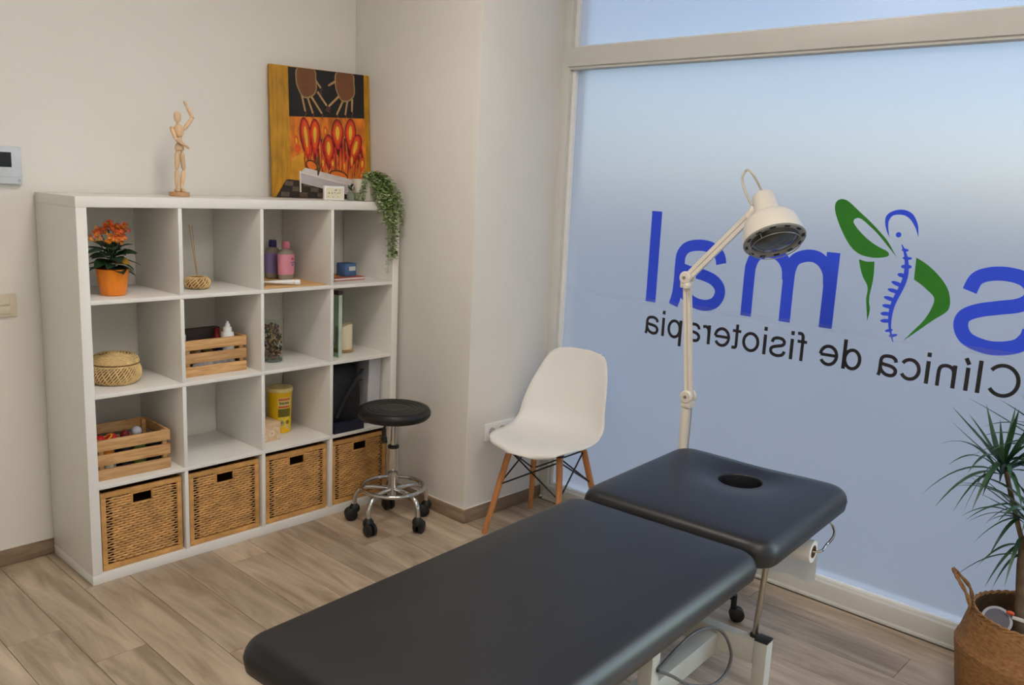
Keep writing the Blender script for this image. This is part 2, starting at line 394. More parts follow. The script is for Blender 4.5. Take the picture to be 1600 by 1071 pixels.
# ------------------------------------------------------------------ wicker storage baskets (bottom row)
def make_wicker():
    t = thing('wicker_basket', '', 'basket')
    w_, h_, d_ = .320, .314, .355; fb = .016
    m_ = MB()
    def strand(p): return catmull(p, 1)
    # frame of the front: bottom, sides, top pieces left and right of and above the handle hole
    def fbx(name, a, b): box(name, a, b, M_rattan_f, t, bev=.003)
    fbx('frame_bar', (-w_/2, 0, 0), (w_/2, .012, .022)); fbx('frame_bar', (-w_/2, 0, h_-.022), (w_/2, .012, h_))
    fbx('frame_bar', (-w_/2, 0, .022), (-w_/2+.02, .012, h_-.022)); fbx('frame_bar', (w_/2-.02, 0, .022), (w_/2, .012, h_-.022))
    hx, hz0, hz1 = .036, h_-.066, h_-.030
    fbx('handle_rim', (-hx-.008, .001, hz0-.006), (hx+.008, .011, hz0)); fbx('handle_rim', (-hx-.008, .001, hz0), (-hx, .011, h_-.022)); fbx('handle_rim', (hx, .001, hz0), (hx+.008, .011, h_-.022))
    fbx('handle_rim', (-hx, .001, hz1), (hx, .011, h_-.022))
    # weavers
    wv = MB(); rows = 25; x0, x1 = -w_/2+.016, w_/2-.016; st = 18
    for k in range(rows):
        z = .026+(h_-.052)*(k+.5)/rows
        segs = [(x0, x1)]
        if z > hz0-.006: segs = [(x0, -hx-.006), (hx+.006, x1)]
        for (a, b) in segs:
            n = max(3, int((b-a)/(x1-x0)*st*2)); P = []
            for i in range(n+1):
                x = a+(b-a)*i/n; ph = (x-x0)/(x1-x0)*st*PI+k*PI
                P.append((x, .006+.0034*math.sin(ph), z+.0006*math.sin(x*90+k)))
            wv.add(tube(P, [.0026 if abs(abs(p[0])-w_/2) < .040 else .0046 for p in P], 6, caps=False, flat=1))
    for i in range(st-3):
        x = x0+(x1-x0)*(i+2)/st
        if abs(abs(x)-w_/2) < .034: continue
        zt = h_-.02 if abs(x) > hx+.006 else hz0
        wv.add(rod((x, .006, .02), (x, .006, zt), .0022, 5))
    tag(wv.build('woven_front', M_rattan, t), kind='stuff')
    # body behind the front
    b = MB(); th = .008
    for (a, c) in (((-w_/2, .012, 0), (-w_/2+th, d_, h_)), ((w_/2-th, .012, 0), (w_/2, d_, h_)), ((-w_/2+th, d_-th, 0), (w_/2-th, d_, h_)), ((-w_/2+th, .012, 0), (w_/2-th, d_-th, th))): b.add(boxg(a, c))
    b.build('body', M_rattan_in, t)
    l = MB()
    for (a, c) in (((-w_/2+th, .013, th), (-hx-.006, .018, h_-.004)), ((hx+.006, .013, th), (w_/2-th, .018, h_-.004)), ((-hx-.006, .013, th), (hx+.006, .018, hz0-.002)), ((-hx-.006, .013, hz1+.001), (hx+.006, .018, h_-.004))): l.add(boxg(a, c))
    l.build('lining', M_dark_in, t)  # added dark panel: shade in the slits and gaps put in as colour
    k_ = MB(); e_ = w_/2-.044
    for (a, c) in (((-e_, .0095, .022), (-hx-.007, .0125, h_-.022)), ((hx+.007, .0095, .022), (e_, .0125, h_-.022)), ((-hx-.007, .0095, .022), (hx+.007, .0125, hz0-.007))): k_.add(boxg(a, c))
    k_.build('weave_backing', M_rattan_in, t)
    return t
wb = make_wicker()
wl = ['honey wicker basket in the bottom row, leftmost, under the pine crate', 'honey wicker basket in the bottom row, second from the left',
      'honey wicker basket in the bottom row, under the yellow container', 'honey wicker basket in the bottom row, behind the black stool']
for i in range(4):
    o = wb if i == 0 else copy_tree(wb)
    o.location = (X0[i]+CE/2, .014, TH+.0005); tag(o, wl[i], 'basket', 'wicker baskets in the bottom row')

# ------------------------------------------------------------------ pine crates
def make_crate(w_, d_, h_):
    t = thing('pine_crate', '', 'crate'); th = .010
    for sx in (0, 1):
        for sy in (0, 1):
            x = -w_/2+th if sx == 0 else w_/2-th-.016; y = th if sy == 0 else d_-th-.016
            box('post', (x, y, 0), (x+.016, y+.016, h_-.004), M_crate, t, bev=.001)
    sh = h_*.27; gap = (h_-3*sh)/2
    for k in range(3):
        z = k*(sh+gap)
        box('slat', (-w_/2, 0, z), (w_/2, th, z+sh), M_crate, t, bev=.0015)
        box('slat', (-w_/2, d_-th, z), (w_/2, d_, z+sh), M_crate, t, bev=.0015)
        for sx in (-1, 1):
            xa, xb = (-w_/2, -w_/2+th) if sx < 0 else (w_/2-th, w_/2)
            box('slat', (xa, th+.0003, z), (xb, d_-th-.0003, z+sh), M_crate, t, bev=.0015)
    box('base_board', (-w_/2+th+.0005, th+.0005, .001), (w_/2-th-.0005, d_-th-.0005, .009), M_crate, t, bev=0)
    return t
cr1 = make_crate(.275, .21, .150)
tag(cr1, 'pine slat crate holding a white nozzle bottle, in the second row', 'crate', 'pine crates on the shelf'); cr1.location = (.560, .075, Z0[2]+.0005)
cr2 = copy_tree(cr1)
tag(cr2, 'pine slat crate holding balls and exercise bands, in the third row', 'crate'); cr2.location = (.196, .045, Z0[1]+.0005)
cr2.rotation_euler.z = math.radians(-2); cr2.scale = (1.02, 1.15, 1.06)
# contents of crate 1
C1 = (.560, .075, Z0[2]+.0095)
b1 = thing('nozzle_bottle', 'white squeeze bottle with stepped nozzle cap in the pine crate', 'bottle', (C1[0]+.075, C1[1]+.045, C1[2]))
mk('bottle_body', lathe([(.024, 0), (.027, .004), (.027, .145), (.024, .155), (.0, .156)], 24), M_bead, b1)
mk('cap', lathe([(.018, .155), (.018, .172), (.016, .176), (.011, .178), (.010, .190), (.006, .192), (.006, .2), (0, .2)], 20), M_bead, b1)
pk = thing('dark_carton', 'long dark brown carton lying in the pine crate', 'box', (C1[0]-.005, C1[1]+.125, C1[2]))
box('carton_body', (-.08, -.02, 0), (.08, .02, .165), mat('dark_brown_card', (52, 36, 32), .6), pk, bev=.0015)
box('carton_flap', (-.0795, -.0195, .165), (.0795, .0195, .167), mat('dark_brown_card_edge', (66, 48, 42), .6), pk, bev=.0005)
pk.rotation_euler.z = .06
rb = thing('crimson_bottle', 'small crimson bottle beside the white nozzle bottle', 'bottle', (C1[0]+.05, C1[1]+.088, C1[2]))
mk('bottle_body', lathe([(.014, 0), (.016, .003), (.016, .13), (.009, .142), (.009, .15), (0, .15)], 18), mat('crimson_plastic', (150, 26, 48), .4), rb)
mk('cap', lathe([(.010, .150), (.010, .166), (0, .167)], 16), mat('crimson_cap', (130, 20, 40), .4), rb)
wbx = thing('white_carton', 'plain white carton at the left of the pine crate', 'box', (C1[0]-.106, C1[1]+.115, C1[2]))
box('carton_body', (-.017, -.03, 0), (.017, .03, .15), M_paper, wbx, bev=.0015); box('carton_flap', (-.016, -.029, .15), (.016, .029, .152), M_bead, wbx, bev=.0005)
def jar(name, label, x, y, r, h, m1, m2, z, grp=None):
    t = thing(name, label, 'jar', (x, y, z), 0, grp)
    mk('jar_body', lathe([(r*.9, 0), (r, .003), (r, h*.72), (r*.8, h*.78), (0, h*.78)], 18), m1, t)
    mk('lid', lathe([(r*.82, h*.78), (r*.85, h*.8), (r*.85, h), (0, h)], 18), m2, t)
jar('small_jar', 'small grey lidded jar at the left front of the crate', C1[0]-.105, C1[1]+.05, .016, .135, mat('grey_jar', (120, 120, 118), .3), M_chrome, C1[2])
jar('small_jar', 'small amber jar with black lid behind the top slat', C1[0]-.06, C1[1]+.055, .02, .120, mat('amber_jar', (150, 110, 40), .3), M_black, C1[2])
jar('small_jar', 'small olive jar with dark lid between the crate slats', C1[0]-.012, C1[1]+.05, .02, .12, mat('olive_jar', (110, 96, 34), .3), M_black, C1[2])
jar('small_jar', 'navy jar with blue lid behind the middle slat', C1[0]+.035, C1[1]+.045, .017, .11, mat('navy_jar', (34, 40, 78), .3), mat('navy_lid', (30, 34, 90), .4), C1[2])
pch = thing('grey_pouch', 'crumpled grey foil pouch at the bottom of the crate', 'pouch', (C1[0]+.0, C1[1]+.021, C1[2]))
mk('pouch_body', sphere((0, 0, .03), .03, 20, 12, (3.2, .28, .95)), mat('grey_foil', (170, 168, 172), .35, var=.4, scale=40, bump=.8, bscale=40), pch)
box('pouch_seal', (-.06, -.003, .052), (.06, .003, .062), mat('dark_foil', (50, 48, 52), .4), pch, bev=.001)
# contents of crate 2
C2 = (.196, .045, Z0[1]+.0105)
def ball(label, x, y, z, r, m, bumps=0):
    t = thing('massage_ball', label, 'ball', (x, y, z))
    mk('ball_body', sphere((0, 0, r), r, 24, 16), m, t)
    if bumps:
        b = MB()
        for i in range(bumps):
            th = math.acos(1-2*(i+.5)/bumps); a = i*2.39996
            b.add(sphere((r*math.sin(th)*math.cos(a), r*math.sin(th)*math.sin(a), r+r*math.cos(th)), r*.12, 8, 6))
        tag(b.build('spikes', m, t), kind='stuff')
    return t
M_red = mat('red_rubber', (196, 36, 30), .45); M_dred = mat('dark_red_rubber', (120, 24, 28), .5)
roll_m = [mat('black_band', (20, 20, 22), .6), mat('olive_band', (92, 110, 40), .6), mat('blue_band', (30, 62, 140), .5), mat('white_band', (200, 190, 170), .6), mat('orange_band', (214, 120, 24), .5)]
def band_roll(label, x, y, z, r, h, m):
    t = thing('rolled_band', label, 'exercise band', (x, y, z), 0, 'rolled exercise bands')
    sp = []
    for i in range(60):
        a = i*.42; rr = r*(.3+.7*i/59); sp.append((rr*math.cos(a), rr*math.sin(a)))
    mk('band', ribbon(sp, .0022, 0, h, lambda a, b, c: (a, b, c)), m, t)
    mk('core', lathe([(r*.26, 0), (r*.26, h), (0, h)], 16), m, t)
band_roll('black rolled exercise band at the right end of the crate', C2[0]+.095, C2[1]+.055, C2[2], .032, .108, roll_m[0])
band_roll('olive rolled exercise band in the middle of the crate', C2[0]+.032, C2[1]+.05, C2[2], .028, .121, roll_m[1])
band_roll('black rolled exercise band beside the blue one', C2[0]-.022, C2[1]+.045, C2[2], .024, .117, roll_m[0])
band_roll('white rolled exercise band at the crate front left', C2[0]-.085, C2[1]+.045, C2[2], .026, .05, roll_m[3])
band_roll('orange rolled exercise band on top of the white one', C2[0]-.09, C2[1]+.045, C2[2]+.0505, .026, .060, roll_m[4])
band_roll('blue rolled exercise band behind the top slat', C2[0]-.05, C2[1]+.11, C2[2], .03, .115, roll_m[2])
band_roll('dark rolled exercise band at the back of the crate', C2[0]+.04, C2[1]+.13, C2[2], .04, .09, roll_m[0])
band_roll('dark rolled exercise band in the back right corner', C2[0]+.102, C2[1]+.155, C2[2], .020, .09, roll_m[0])
ball('smooth lilac-white ball on top of the crate contents', C2[0]+.040, C2[1]+.075, C2[2]+.122, .020, mat('lilac_white', (196, 190, 204), .4))
ball('dark red spiky ball beside the lilac-white ball', C2[0]-.005, C2[1]+.078, C2[2]+.118, .017, M_dred, 60)
ball('bright red spiky ball nearest the crate centre', C2[0]-.062, C2[1]+.065, C2[2]+.116, .019, M_red, 60)
ball('bright red spiky ball at the left of the crate', C2[0]-.105, C2[1]+.062, C2[2]+.114, .019, M_red, 60)
tor = thing('orange_ring', 'yellow-orange rubber ring lying between the red balls', 'ring', (C2[0]-.085, C2[1]+.052, C2[2]+.142))
mk('ring_body', tube([(.018*math.cos(a*PI/10), .018*math.sin(a*PI/10), .012*math.cos(a*PI/10)) for a in range(20)], .003, 8, closed=True), mat('yellow_orange', (232, 160, 40), .5), tor)
mk('ring_tab', bbox((-.004, .016, -.002), (.004, .026, .002), .001), mat('yellow_orange_tab', (226, 150, 36), .5), tor)

# ------------------------------------------------------------------ lidded seagrass basket + diffuser (woven lathe)
def weave_shell(prof, turns, n, r_s, tilt):
    """diagonal strands wound over a lathe profile"""
    def at(s):
        s = max(0, min(.9999, s))*(len(prof)-1); i = int(s); f = s-i
        return prof[i][0]*(1-f)+prof[i+1][0]*f, prof[i][1]*(1-f)+prof[i+1][1]*f
    b = MB()
    for d in (1, -1):
        for k in range(n if d > 0 else n//2):
            P = []
            for q in range(15):
                s = q/14; r, z = at(s); a = 2*PI*k/(n if d > 0 else n//2)+d*s*tilt*(1 if d > 0 else .5)
                rr = r+.0007*math.sin(q*PI+(k % 2)*PI)*d
                P.append((rr*math.cos(a), rr*math.sin(a), z))
            b.add(tube(P, r_s*(1 if d > 0 else .75), 5, caps=False))
    return b
lb = thing('lidded_basket', 'round woven straw basket with flat lid in the second row', 'basket', (.182, .165, Z0[2]+.001))
pr = [(.072, .002), (.086, .012), (.094, .032), (.093, .055), (.086, .072), (.081, .078)]
mk('core', lathe_open([(0.0, .001)]+[(r-.003, z) for r, z in pr]+[(.0, .078)], 40), M_straw_d, lb)
tag(weave_shell(pr, 1, 46, .0029, 1.0).build('woven_wall', M_straw, lb), kind='stuff')
mk('rim', tube([(.083*math.cos(a*PI/18), .083*math.sin(a*PI/18), .079) for a in range(36)], .0045, 8, closed=True), M_straw_d, lb)
lp = [(.086, .084), (.084, .094), (.074, .106), (.058, .112), (.03, .116), (.004, .117)]
ld = mk('lid', lathe_open([(.0, .082), (.083, .083)]+[(max(0, r-.003), z-.001) for r, z in lp]+[(0, .115)], 40), M_straw_d, lb)
lw = MB()
for i in range(13):
    s = i/12*(len(lp)-1); k = min(int(s), len(lp)-2); f = s-k; r = lp[k][0]*(1-f)+lp[k+1][0]*f; z = lp[k][1]*(1-f)+lp[k+1][1]*f
    lw.add(tube([((r+.0008*(j % 2))*math.cos(j*PI/24), (r+.0008*(j % 2))*math.sin(j*PI/24), z+.0009*((j+i) % 2)) for j in range(48)], .0031, 6, closed=True))
tag(lw.build('woven_lid', M_straw, ld), kind='stuff')
df = thing('reed_diffuser', 'small woven straw pot with two thin incense sticks, top row', 'diffuser', (.520, .15, Z0[3]+.001))
pr = [(.034, .002), (.047, .010), (.053, .024), (.050, .036), (.040, .046), (.034, .048)]
mk('core', lathe_open([(0.0, .001)]+[(r-.002, z) for r, z in pr]+[(.020, .046), (.018, .02), (0, .02)], 32), M_straw_d, df)
tag(weave_shell(pr, 1, 22, .0026, 1.2).build('woven_wall', M_straw, df), kind='stuff')
mk('rim', tube([(.034*math.cos(a*PI/14), .034*math.sin(a*PI/14), .0475) for a in range(28)], .0032, 7, closed=True), M_straw, df)
M_stick = mat('incense_stick', (176, 142, 96), .7)
mk('stick', rod((.004, 0, .02), (-.030, .0, .262), .0016, 6), M_stick, df); mk('stick', rod((.006, .004, .02), (-.016, .004, .258), .0013, 6), M_stick, df)

# ------------------------------------------------------------------ kalanchoe in orange pot
def leaf_mesh(name, L_, W_, droop, fold, m, n=7, tipw=.0, thick=0):
    V = []; F = []
    for i in range(n+1):
        s = i/n; x = L_*s; z = -droop*s*s
        w_ = W_*math.sin(PI*min(1, s*.96+.04))**.8*(1-.25*s)
        V += [(x, -w_/2, z+fold*w_), (x, 0, z), (x, w_/2, z+fold*w_)]
    for i in range(n):
        for k in range(2): F.append((3*i+k, 3*i+3+k, 3*i+4+k, 3*i+1+k))
    mb = MB().add((V, F)); me = mb.mesh(name, m, True, 80)
    return me
ka = thing('potted_kalanchoe', 'orange flowering houseplant in a fluted orange pot, top left cell', 'potted plant', (.170, .125, Z0[3]+.001))
def flute(r, a, k, z): return r*(1+.022*abs(math.sin(a*6)))
mk('pot', lathe([(.042, 0), (.045, .003), (.052, .05), (.0565, .090), (.0585, .100), (.055, .100), (.052, .088), (.0, .086)], 72, flute), M_orange, ka)
mk('soil', lathe([(.0515, .0865), (.03, .090), (0, .091)], 24), M_soil, ka)
lm1 = [leaf_mesh('leaf', .080, .068, .028, .1, M_leaf), leaf_mesh('leaf', .096, .046, .026, .12, M_leaf), leaf_mesh('leaf', .068, .07, .018, .1, M_leaf)]
lmr = leaf_mesh('leaf', .075, .055, .02, .1, M_leafred)
random.seed(11)
for i in range(30):
    a = i*2.4; lvl = i/30
    z = .098+.085*lvl; el = random.uniform(-.25, .15)+lvl*.5
    me = lm1[i % 3]
    o = link('leaf', me, ka, (.012*math.cos(a), .012*math.sin(a), z), (0, -el, a))
    o.rotation_euler = Euler((random.uniform(-.3, .3), -el, a), 'XYZ')
o = link('leaf', lmr, ka, (.0, -.01, .128), (0.5, -.15, -PI/2+.35)); tag(o, 'large leaf turning yellow and red')
st = MB(); fl1 = MB(); fl2 = MB()
heads = [(-.045, -.01, .245), (-.02, -.02, .262), (.01, .0, .268), (.035, -.01, .262), (.05, .01, .243), (.02, -.03, .235), (-.012, -.04, .222), (-.07, -.02, .222), (.0, .02, .255), (-.03, .02, .24), (.04, .03, .25), (-.035, -.045, .215), (.015, -.045, .208)]
for hx, hy, hz in heads:
    st.add(tube(catmull([(hx*.15, hy*.15, .12), (hx*.55, hy*.55, .12+(hz-.12)*.6), (hx, hy, hz-.01)], 3), .0016, 5))
    for k in range(20):
        c = Vector((hx+random.uniform(-.019, .019), hy+random.uniform(-.018, .018), hz+random.uniform(-.014, .012)))
        nrm = Vector((random.uniform(-.6, .6), random.uniform(-1, .3), random.uniform(.2, 1))).normalized()
        q = nrm.to_track_quat('Z', 'Y').to_matrix().to_4x4(); q.translation = c
        tgt = fl2 if (hz < .225 and random.random() < .7) or random.random() < .12 else fl1
        for p in range(4):
            a = p*PI/2+.3; ca, sa = math.cos(a), math.sin(a); r = .0085
            tgt.add(([(0, 0, 0), (r*.6*ca-.4*r*sa, r*.6*sa+.4*r*ca, .001), (r*ca, r*sa, .0015), (r*.6*ca+.4*r*sa, r*.6*sa-.4*r*ca, .001)], [(0, 1, 2, 3)]), q)
tag(st.build('stems', M_leaf, ka), kind='stuff'); tag(fl1.build('flowers', M_petal, ka, smooth=False), kind='stuff'); tag(fl2.build('flowers', M_petal2, ka, smooth=False), kind='stuff')

# ------------------------------------------------------------------ baby-oil style bottles, tube, bamboo mat
M_lil = mat('lilac_liquid', (148, 132, 190), .3, var=.08); M_pnk = mat('pink_liquid', (230, 152, 172), .3, var=.08)
M_btl = mat('clear_bottle_plastic', (196, 186, 172), .2, var=.04, trans=.35)
M_clearp = glass('clear_plastic', (226, 222, 214), .05)
def oval(prof, n, sx, sy): 
    V, F = lathe(prof, n); return [(x*sx, y*sy, z) for x, y, z in V], F
bm_ = thing('bamboo_mat', 'small slatted bamboo mat under the oil bottles', 'mat', (.9075, .195, Z0[3]+.0006))
M_bam = wood('bamboo', (210, 158, 96), (232, 190, 132), stretch=(1.5, 10, 10), scale=8, rough=.5)
bmesh_slat = MB().add(bbox((-.158, -.0075, 0), (.158, .0075, .004), .0012, 1)).mesh('slat', M_bam)
for k in range(20): link('slat', bmesh_slat, bm_, (0, -.172+k*.0178, .0006))
for x in (-.1, .1): mk('thread', boxg((x-.0015, -.18, 0), (x+.0015, .18, .0005)), M_stick, bm_)
def oil(label, x, y, liquid, capm, labm, rz):
    t = thing('oil_bottle', label, 'bottle', (x, y, Z0[3]+.0053), rz, 'oil bottles on the bamboo mat')
    pr = [(.024, 0), (.030, .003), (.034, .012), (.036, .06), (.0365, .105), (.033, .128), (.020, .141), (.015, .144), (0, .144)]
    mk('bottle_body', oval(pr, 28, 1.15, .72), M_btl, t)
    mk('liquid_band', oval([(.0347, .026), (.0362, .027), (.0369, .06), (.0374, .100), (.0372, .112), (.0355, .118), (.0345, .117)], 28, 1.15, .72), liquid, t)
    mk('cap', lathe([(.017, .144), (.0185, .146), (.018, .168), (.016, .176), (.0, .177)], 24), capm, t)
    return t
p1 = oil('purple oil bottle with a navy cap on the bamboo mat', .968, .305, M_lil, mat('navy_cap', (52, 50, 112), .4), None, .2)
p2 = oil('pink oil bottle with a pink cap on the bamboo mat', .985, .222, M_pnk, mat('pink_cap', (226, 136, 152), .4), None, .1)
ff = lambda a, b, h: (a, -h, b)
mk('red_drop_mark', prism([(.016+.006*math.cos(q*PI/6), .098+.006*math.sin(q*PI/6)) for q in range(12)], .0252, .0276, ff), mat('red_print', (200, 70, 74), .5), p2)
mk('blue_print', prism([(.004, .080), (.03, .080), (.03, .0835), (.004, .0835)], .0245, .0276, ff), mat('blue_print', (96, 104, 170), .5), p2)
mk('blue_print', prism([(.012, .066), (.02, .066), (.02, .076), (.012, .076)], .0250, .0276, ff), mat('violet_print', (150, 104, 160), .5), p2)
for k, z in enumerate((.09, .075, .06)): mk('print_line', prism([(.012, z), (.03, z), (.03, z+.006), (.012, z+.006)], .0245, .0276, ff), mat('indigo_print', (70, 58, 120), .5), p1)
tb = thing('cream_tube', 'white cream tube lying at the front of the bamboo mat', 'tube', (.866, .07, Z0[3]+.0053), math.radians(-32))
V, F = [], []
secs = [(-.075, .016, .0015), (-.07, .016, .002), (-.03, .0145, .008), (.03, .0125, .0115), (.052, .0125, .0122), (.054, .010, .010), (.056, .0125, .0125), (.078, .0125, .0125), (.079, .012, .012)]
for (x, a, b) in secs:
    for i in range(20):
        q = 2*PI*i/20; V.append((x, a*math.cos(q), .0128+b*math.sin(q)))
for k in range(4):
    for i in range(20): F.append((k*20+i, k*20+(i+1) % 20, k*20+20+(i+1) % 20, k*20+20+i))
F.append(tuple(range(20))); mk('tube_body', (V, F), M_bead, tb)
F2 = []
for k in range(4, 8):
    for i in range(20): F2.append((k*20+i, k*20+(i+1) % 20, k*20+20+(i+1) % 20, k*20+20+i))
F2.append(tuple(range(160, 180))); mk('cap', (V, F2), M_bead, tb)

# ------------------------------------------------------------------ blue box on booklet
bk = thing('red_booklet', 'flat red booklet lying under the small blue box', 'booklet', (1.262, .185, Z0[3]+.0006), math.radians(4))
box('cover', (-.10, -.075, 0), (.085, .075, .004), mat('red_cover', (176, 92, 74), .6, var=.12), bk, bev=.0008); box('pages', (-.098, -.073, .004), (.083, .073, .012), M_paper, bk, bev=0)
box('cover', (-.10, -.075, .012), (.085, .075, .015), mat('red_cover_top', (172, 84, 68), .6, var=.12), bk, bev=.0008)
yb = thing('yellow_card', 'small yellow card lying left of the blue box', 'card', (1.205, .18, Z0[3]+.0158), .3)
box('card_sheet', (-.03, -.03, 0), (.03, .03, .0015), mat('yellow_card', (214, 166, 44), .6), yb, bev=.0003); box('card_print', (-.02, -.02, .0015), (.02, .02, .0018), mat('orange_print', (216, 120, 34), .6), yb, bev=0)
bb = thing('blue_box', 'small blue carton with a pale label on the booklet', 'box', (1.283, .17, Z0[3]+.0158), math.radians(8))
box('carton_body', (-.036, -.03, 0), (.036, .03, .060), mat('blue_carton', (72, 104, 148), .5, var=.1, scale=40), bb, bev=.002)
box('label_patch', (-.012, -.0305, .026), (.030, -.0298, .046), mat('pale_label', (200, 204, 204), .6), bb, bev=0)
box('carton_flap', (-.035, -.029, .060), (.035, .029, .0615), mat('blue_carton_lid', (56, 84, 124), .5), bb, bev=.0005)

# ------------------------------------------------------------------ potpourri vase
vz = thing('glass_vase', 'clear glass tumbler vase in the second row', 'vase', (.878, .165, Z0[2]+.0006))
mk('glass_wall', lathe([(.0, 0), (.044, 0), (.046, .002), (.053, .198), (.0505, .198), (.044, .014), (.0, .012)], 40), glass('vase_glass', (247, 250, 247), .02), vz)
mk('glass_base', lathe([(.0, .003), (.0425, .003), (.0425, .011), (.0, .011)], 32), mat('glass_foot', (150, 162, 156), .1, trans=.6), vz)
pp = MB(); pp2 = MB(); pp3 = MB(); random.seed(5)
for i in range(300):
    z = .018+.135*random.random(); R = (.040+.008*z/.2)*math.sqrt(random.random())*.95; a = random.uniform(0, 6.28)
    if i > 265: z = random.uniform(.15, .166); R *= .8
    q = Euler((random.uniform(0, 6), random.uniform(0, 6), random.uniform(0, 6))).to_matrix().to_4x4(); q.translation = (R*math.cos(a), R*math.sin(a), z)
    s = random.uniform(.008, .015); R2 = math.hypot(q.translation.x, q.translation.y)
    tgt = random.choice((pp, pp, pp2, pp3))
    tgt.add(([(-s*.8, 0, 0), (0, -s*.5, .002), (s*.8, 0, 0), (0, s*.5, .002), (0, 0, -s*.3)], [(0, 1, 2, 3), (0, 4, 1), (1, 4, 2), (2, 4, 3), (3, 4, 0)]), q)
for b_, c_, nm in ((pp, (84, 64, 54), 'potpourri_dark'), (pp2, (204, 164, 116), 'potpourri_tan'), (pp3, (150, 92, 66), 'potpourri_rust')):
    tag(b_.build(nm, mat(nm, c_, .8, var=.4, scale=60), smooth=False, loc=vz.location), {'potpourri_dark': 'dark dried petals inside the glass vase', 'potpourri_tan': 'tan dried petals inside the glass vase', 'potpourri_rust': 'rust brown dried petals inside the glass vase'}[nm], 'potpourri', kind='stuff')

# ------------------------------------------------------------------ glass frame and candle
gp = thing('glass_picture_frame', 'upright clear glass panel frame with dark top clip beside the candle', 'glass panel', (1.128, .16, Z0[2]+.0006), math.radians(14))
M_gg = glass('green_edge_glass', (236, 245, 238), .03)
box('glass_sheet', (.0, -.11, 0), (.006, .11, .295), M_gg, gp, bev=.001); box('glass_sheet', (.017, -.11, 0), (.023, .11, .295), M_gg, gp, bev=.001)
box('glass_edge', (.0, -.114, 0), (.023, -.1105, .293), mat('pale_green_edge', (188, 206, 190), .3), gp, bev=.001)
box('clip', (-.002, -.112, .295), (.025, .112, .312), mat('dark_clip', (62, 54, 48), .5), gp, bev=.001)
cd = thing('pillar_candle', 'ivory pillar candle with slanted melted rim in the second row', 'candle', (1.268, .165, Z0[2]+.0006))
M_ivory = mat('ivory_wax', (232, 218, 188), .55, var=.03, scale=8)
n = 32; V = []; F = []
def ctop(a): return .128+.008*math.sin(a+2.2)+.004*math.sin(3*a)
for r, zf in ((.0, 0), (.038, 0), (.040, .003), (.041, None), (.036, None), (.033, -.02), (0, -.022)):
    for i in range(n):
        a = 2*PI*i/n; z = zf if zf is not None and zf >= 0 else ctop(a)+(zf or 0); V.append((r*math.cos(a), r*math.sin(a), z))
for k in range(6):
    for i in range(n): F.append((k*n+i, k*n+(i+1) % n, k*n+n+(i+1) % n, k*n+n+i))
mk('wax', (V, F), M_ivory, cd); mk('wick', rod((0, 0, .1), (.002, 0, .122), .0012, 6), M_black, cd)
br = MB()
for s in (0, 1):
    br.add(tube([((.043+.003*math.cos(a*1.2+s*PI))*math.cos(a*2*PI/72), (.043+.003*math.cos(a*1.2+s*PI))*math.sin(a*2*PI/72), .008+.004*math.sin(a*1.2+s*PI)) for a in range(72)], .0034, 6, closed=True))
br.build('braided_cord', M_stick, cd)

# ------------------------------------------------------------------ yellow container and patterned box
yc = thing('yellow_container', 'tall yellow plastic disposal container with pale lid, third row', 'container', (.945, .215, Z0[1]+.0006), math.radians(-22))
M_yel = mat('yellow_plastic', (238, 190, 18), .4, var=.06)
mk('body', lathe([(.048, 0), (.050, .002), (.056, .195), (0, .195)], 40), M_yel, yc)
mk('lid', lathe([(.057, .193), (.0595, .195), (.0595, .208), (.057, .212), (.030, .213), (.029, .209), (.014, .209), (.0, .209)], 40), mat('cream_lid', (228, 206, 140), .45), yc)
def wrap(name, a0, a1, z0, z1, m, r0=.0503, push=.0004):
    V = []; F = []; n = 10
    for i in range(n+1):
        a = a0+(a1-a0)*i/n
        for z in (z0, z1):
            r = .050+.006*(z-.002)/.193+push; V.append((r*math.cos(a), r*math.sin(a), z))
    for i in range(n): F.append((2*i, 2*i+2, 2*i+3, 2*i+1))
    return mk(name, (V, F), m, yc)
AA = math.radians(-90-18); AB = math.radians(-90+48)
wrap('label', AA, AB, .028, .165, mat('label_yellow', (236, 204, 60), .5))
M_rp = mat('red_lettering', (214, 66, 30), .5); M_ol = mat('olive_print', (136, 118, 30), .5); M_dk = mat('dark_green_print', (52, 70, 30), .5)
wrap('label_band', AA, AB, .120, .170, mat('label_cream', (232, 212, 130), .5), push=.0007)
for k in range(9): wrap('red_lettering', AA+.05+k*.115, AA+.14+k*.115, .156, .167, M_rp, push=.001)
for k in range(9): wrap('red_lettering', AA+.05+k*.115, AA+.15+k*.115, .122, .131, M_rp, push=.001)
for k in range(8): wrap('dark_lettering', AA+.12+k*.11, AA+.19+k*.11, .138, .150 if k else .153, M_dk, push=.001)
wrap('fine_print_block', AA, AB, .078, .118, M_ol, push=.0007)
for k in range(5): wrap('fine_print_line', AA+.06, AB-.1, .082+k*.007, .0845+k*.007, M_dk, push=.001)
for (a, z, r, m) in ((AA+.3, .050, .014, mat('grey_emblem', (176, 170, 120), .5)), (AA+.3, .052, .006, M_ol), (AA+.85, .052, .010, M_ol), (AA+.8, .030, .008, mat('pale_emblem', (206, 200, 150), .5))):
    V = [((.0514+.001*(r < .01)+.006*z/.195)*math.cos(a+r/.052*math.cos(q*PI/8)), (.0514+.001*(r < .01)+.006*z/.195)*math.sin(a+r/.052*math.cos(q*PI/8)), z+r*math.sin(q*PI/8)) for q in range(16)]
    mk('emblem', (V, [tuple(range(16))]), m, yc)
pb = thing('patterned_box', 'small cream box with flower pattern in front of the yellow container', 'box', (.826, .16, Z0[1]+.0006), math.radians(3))
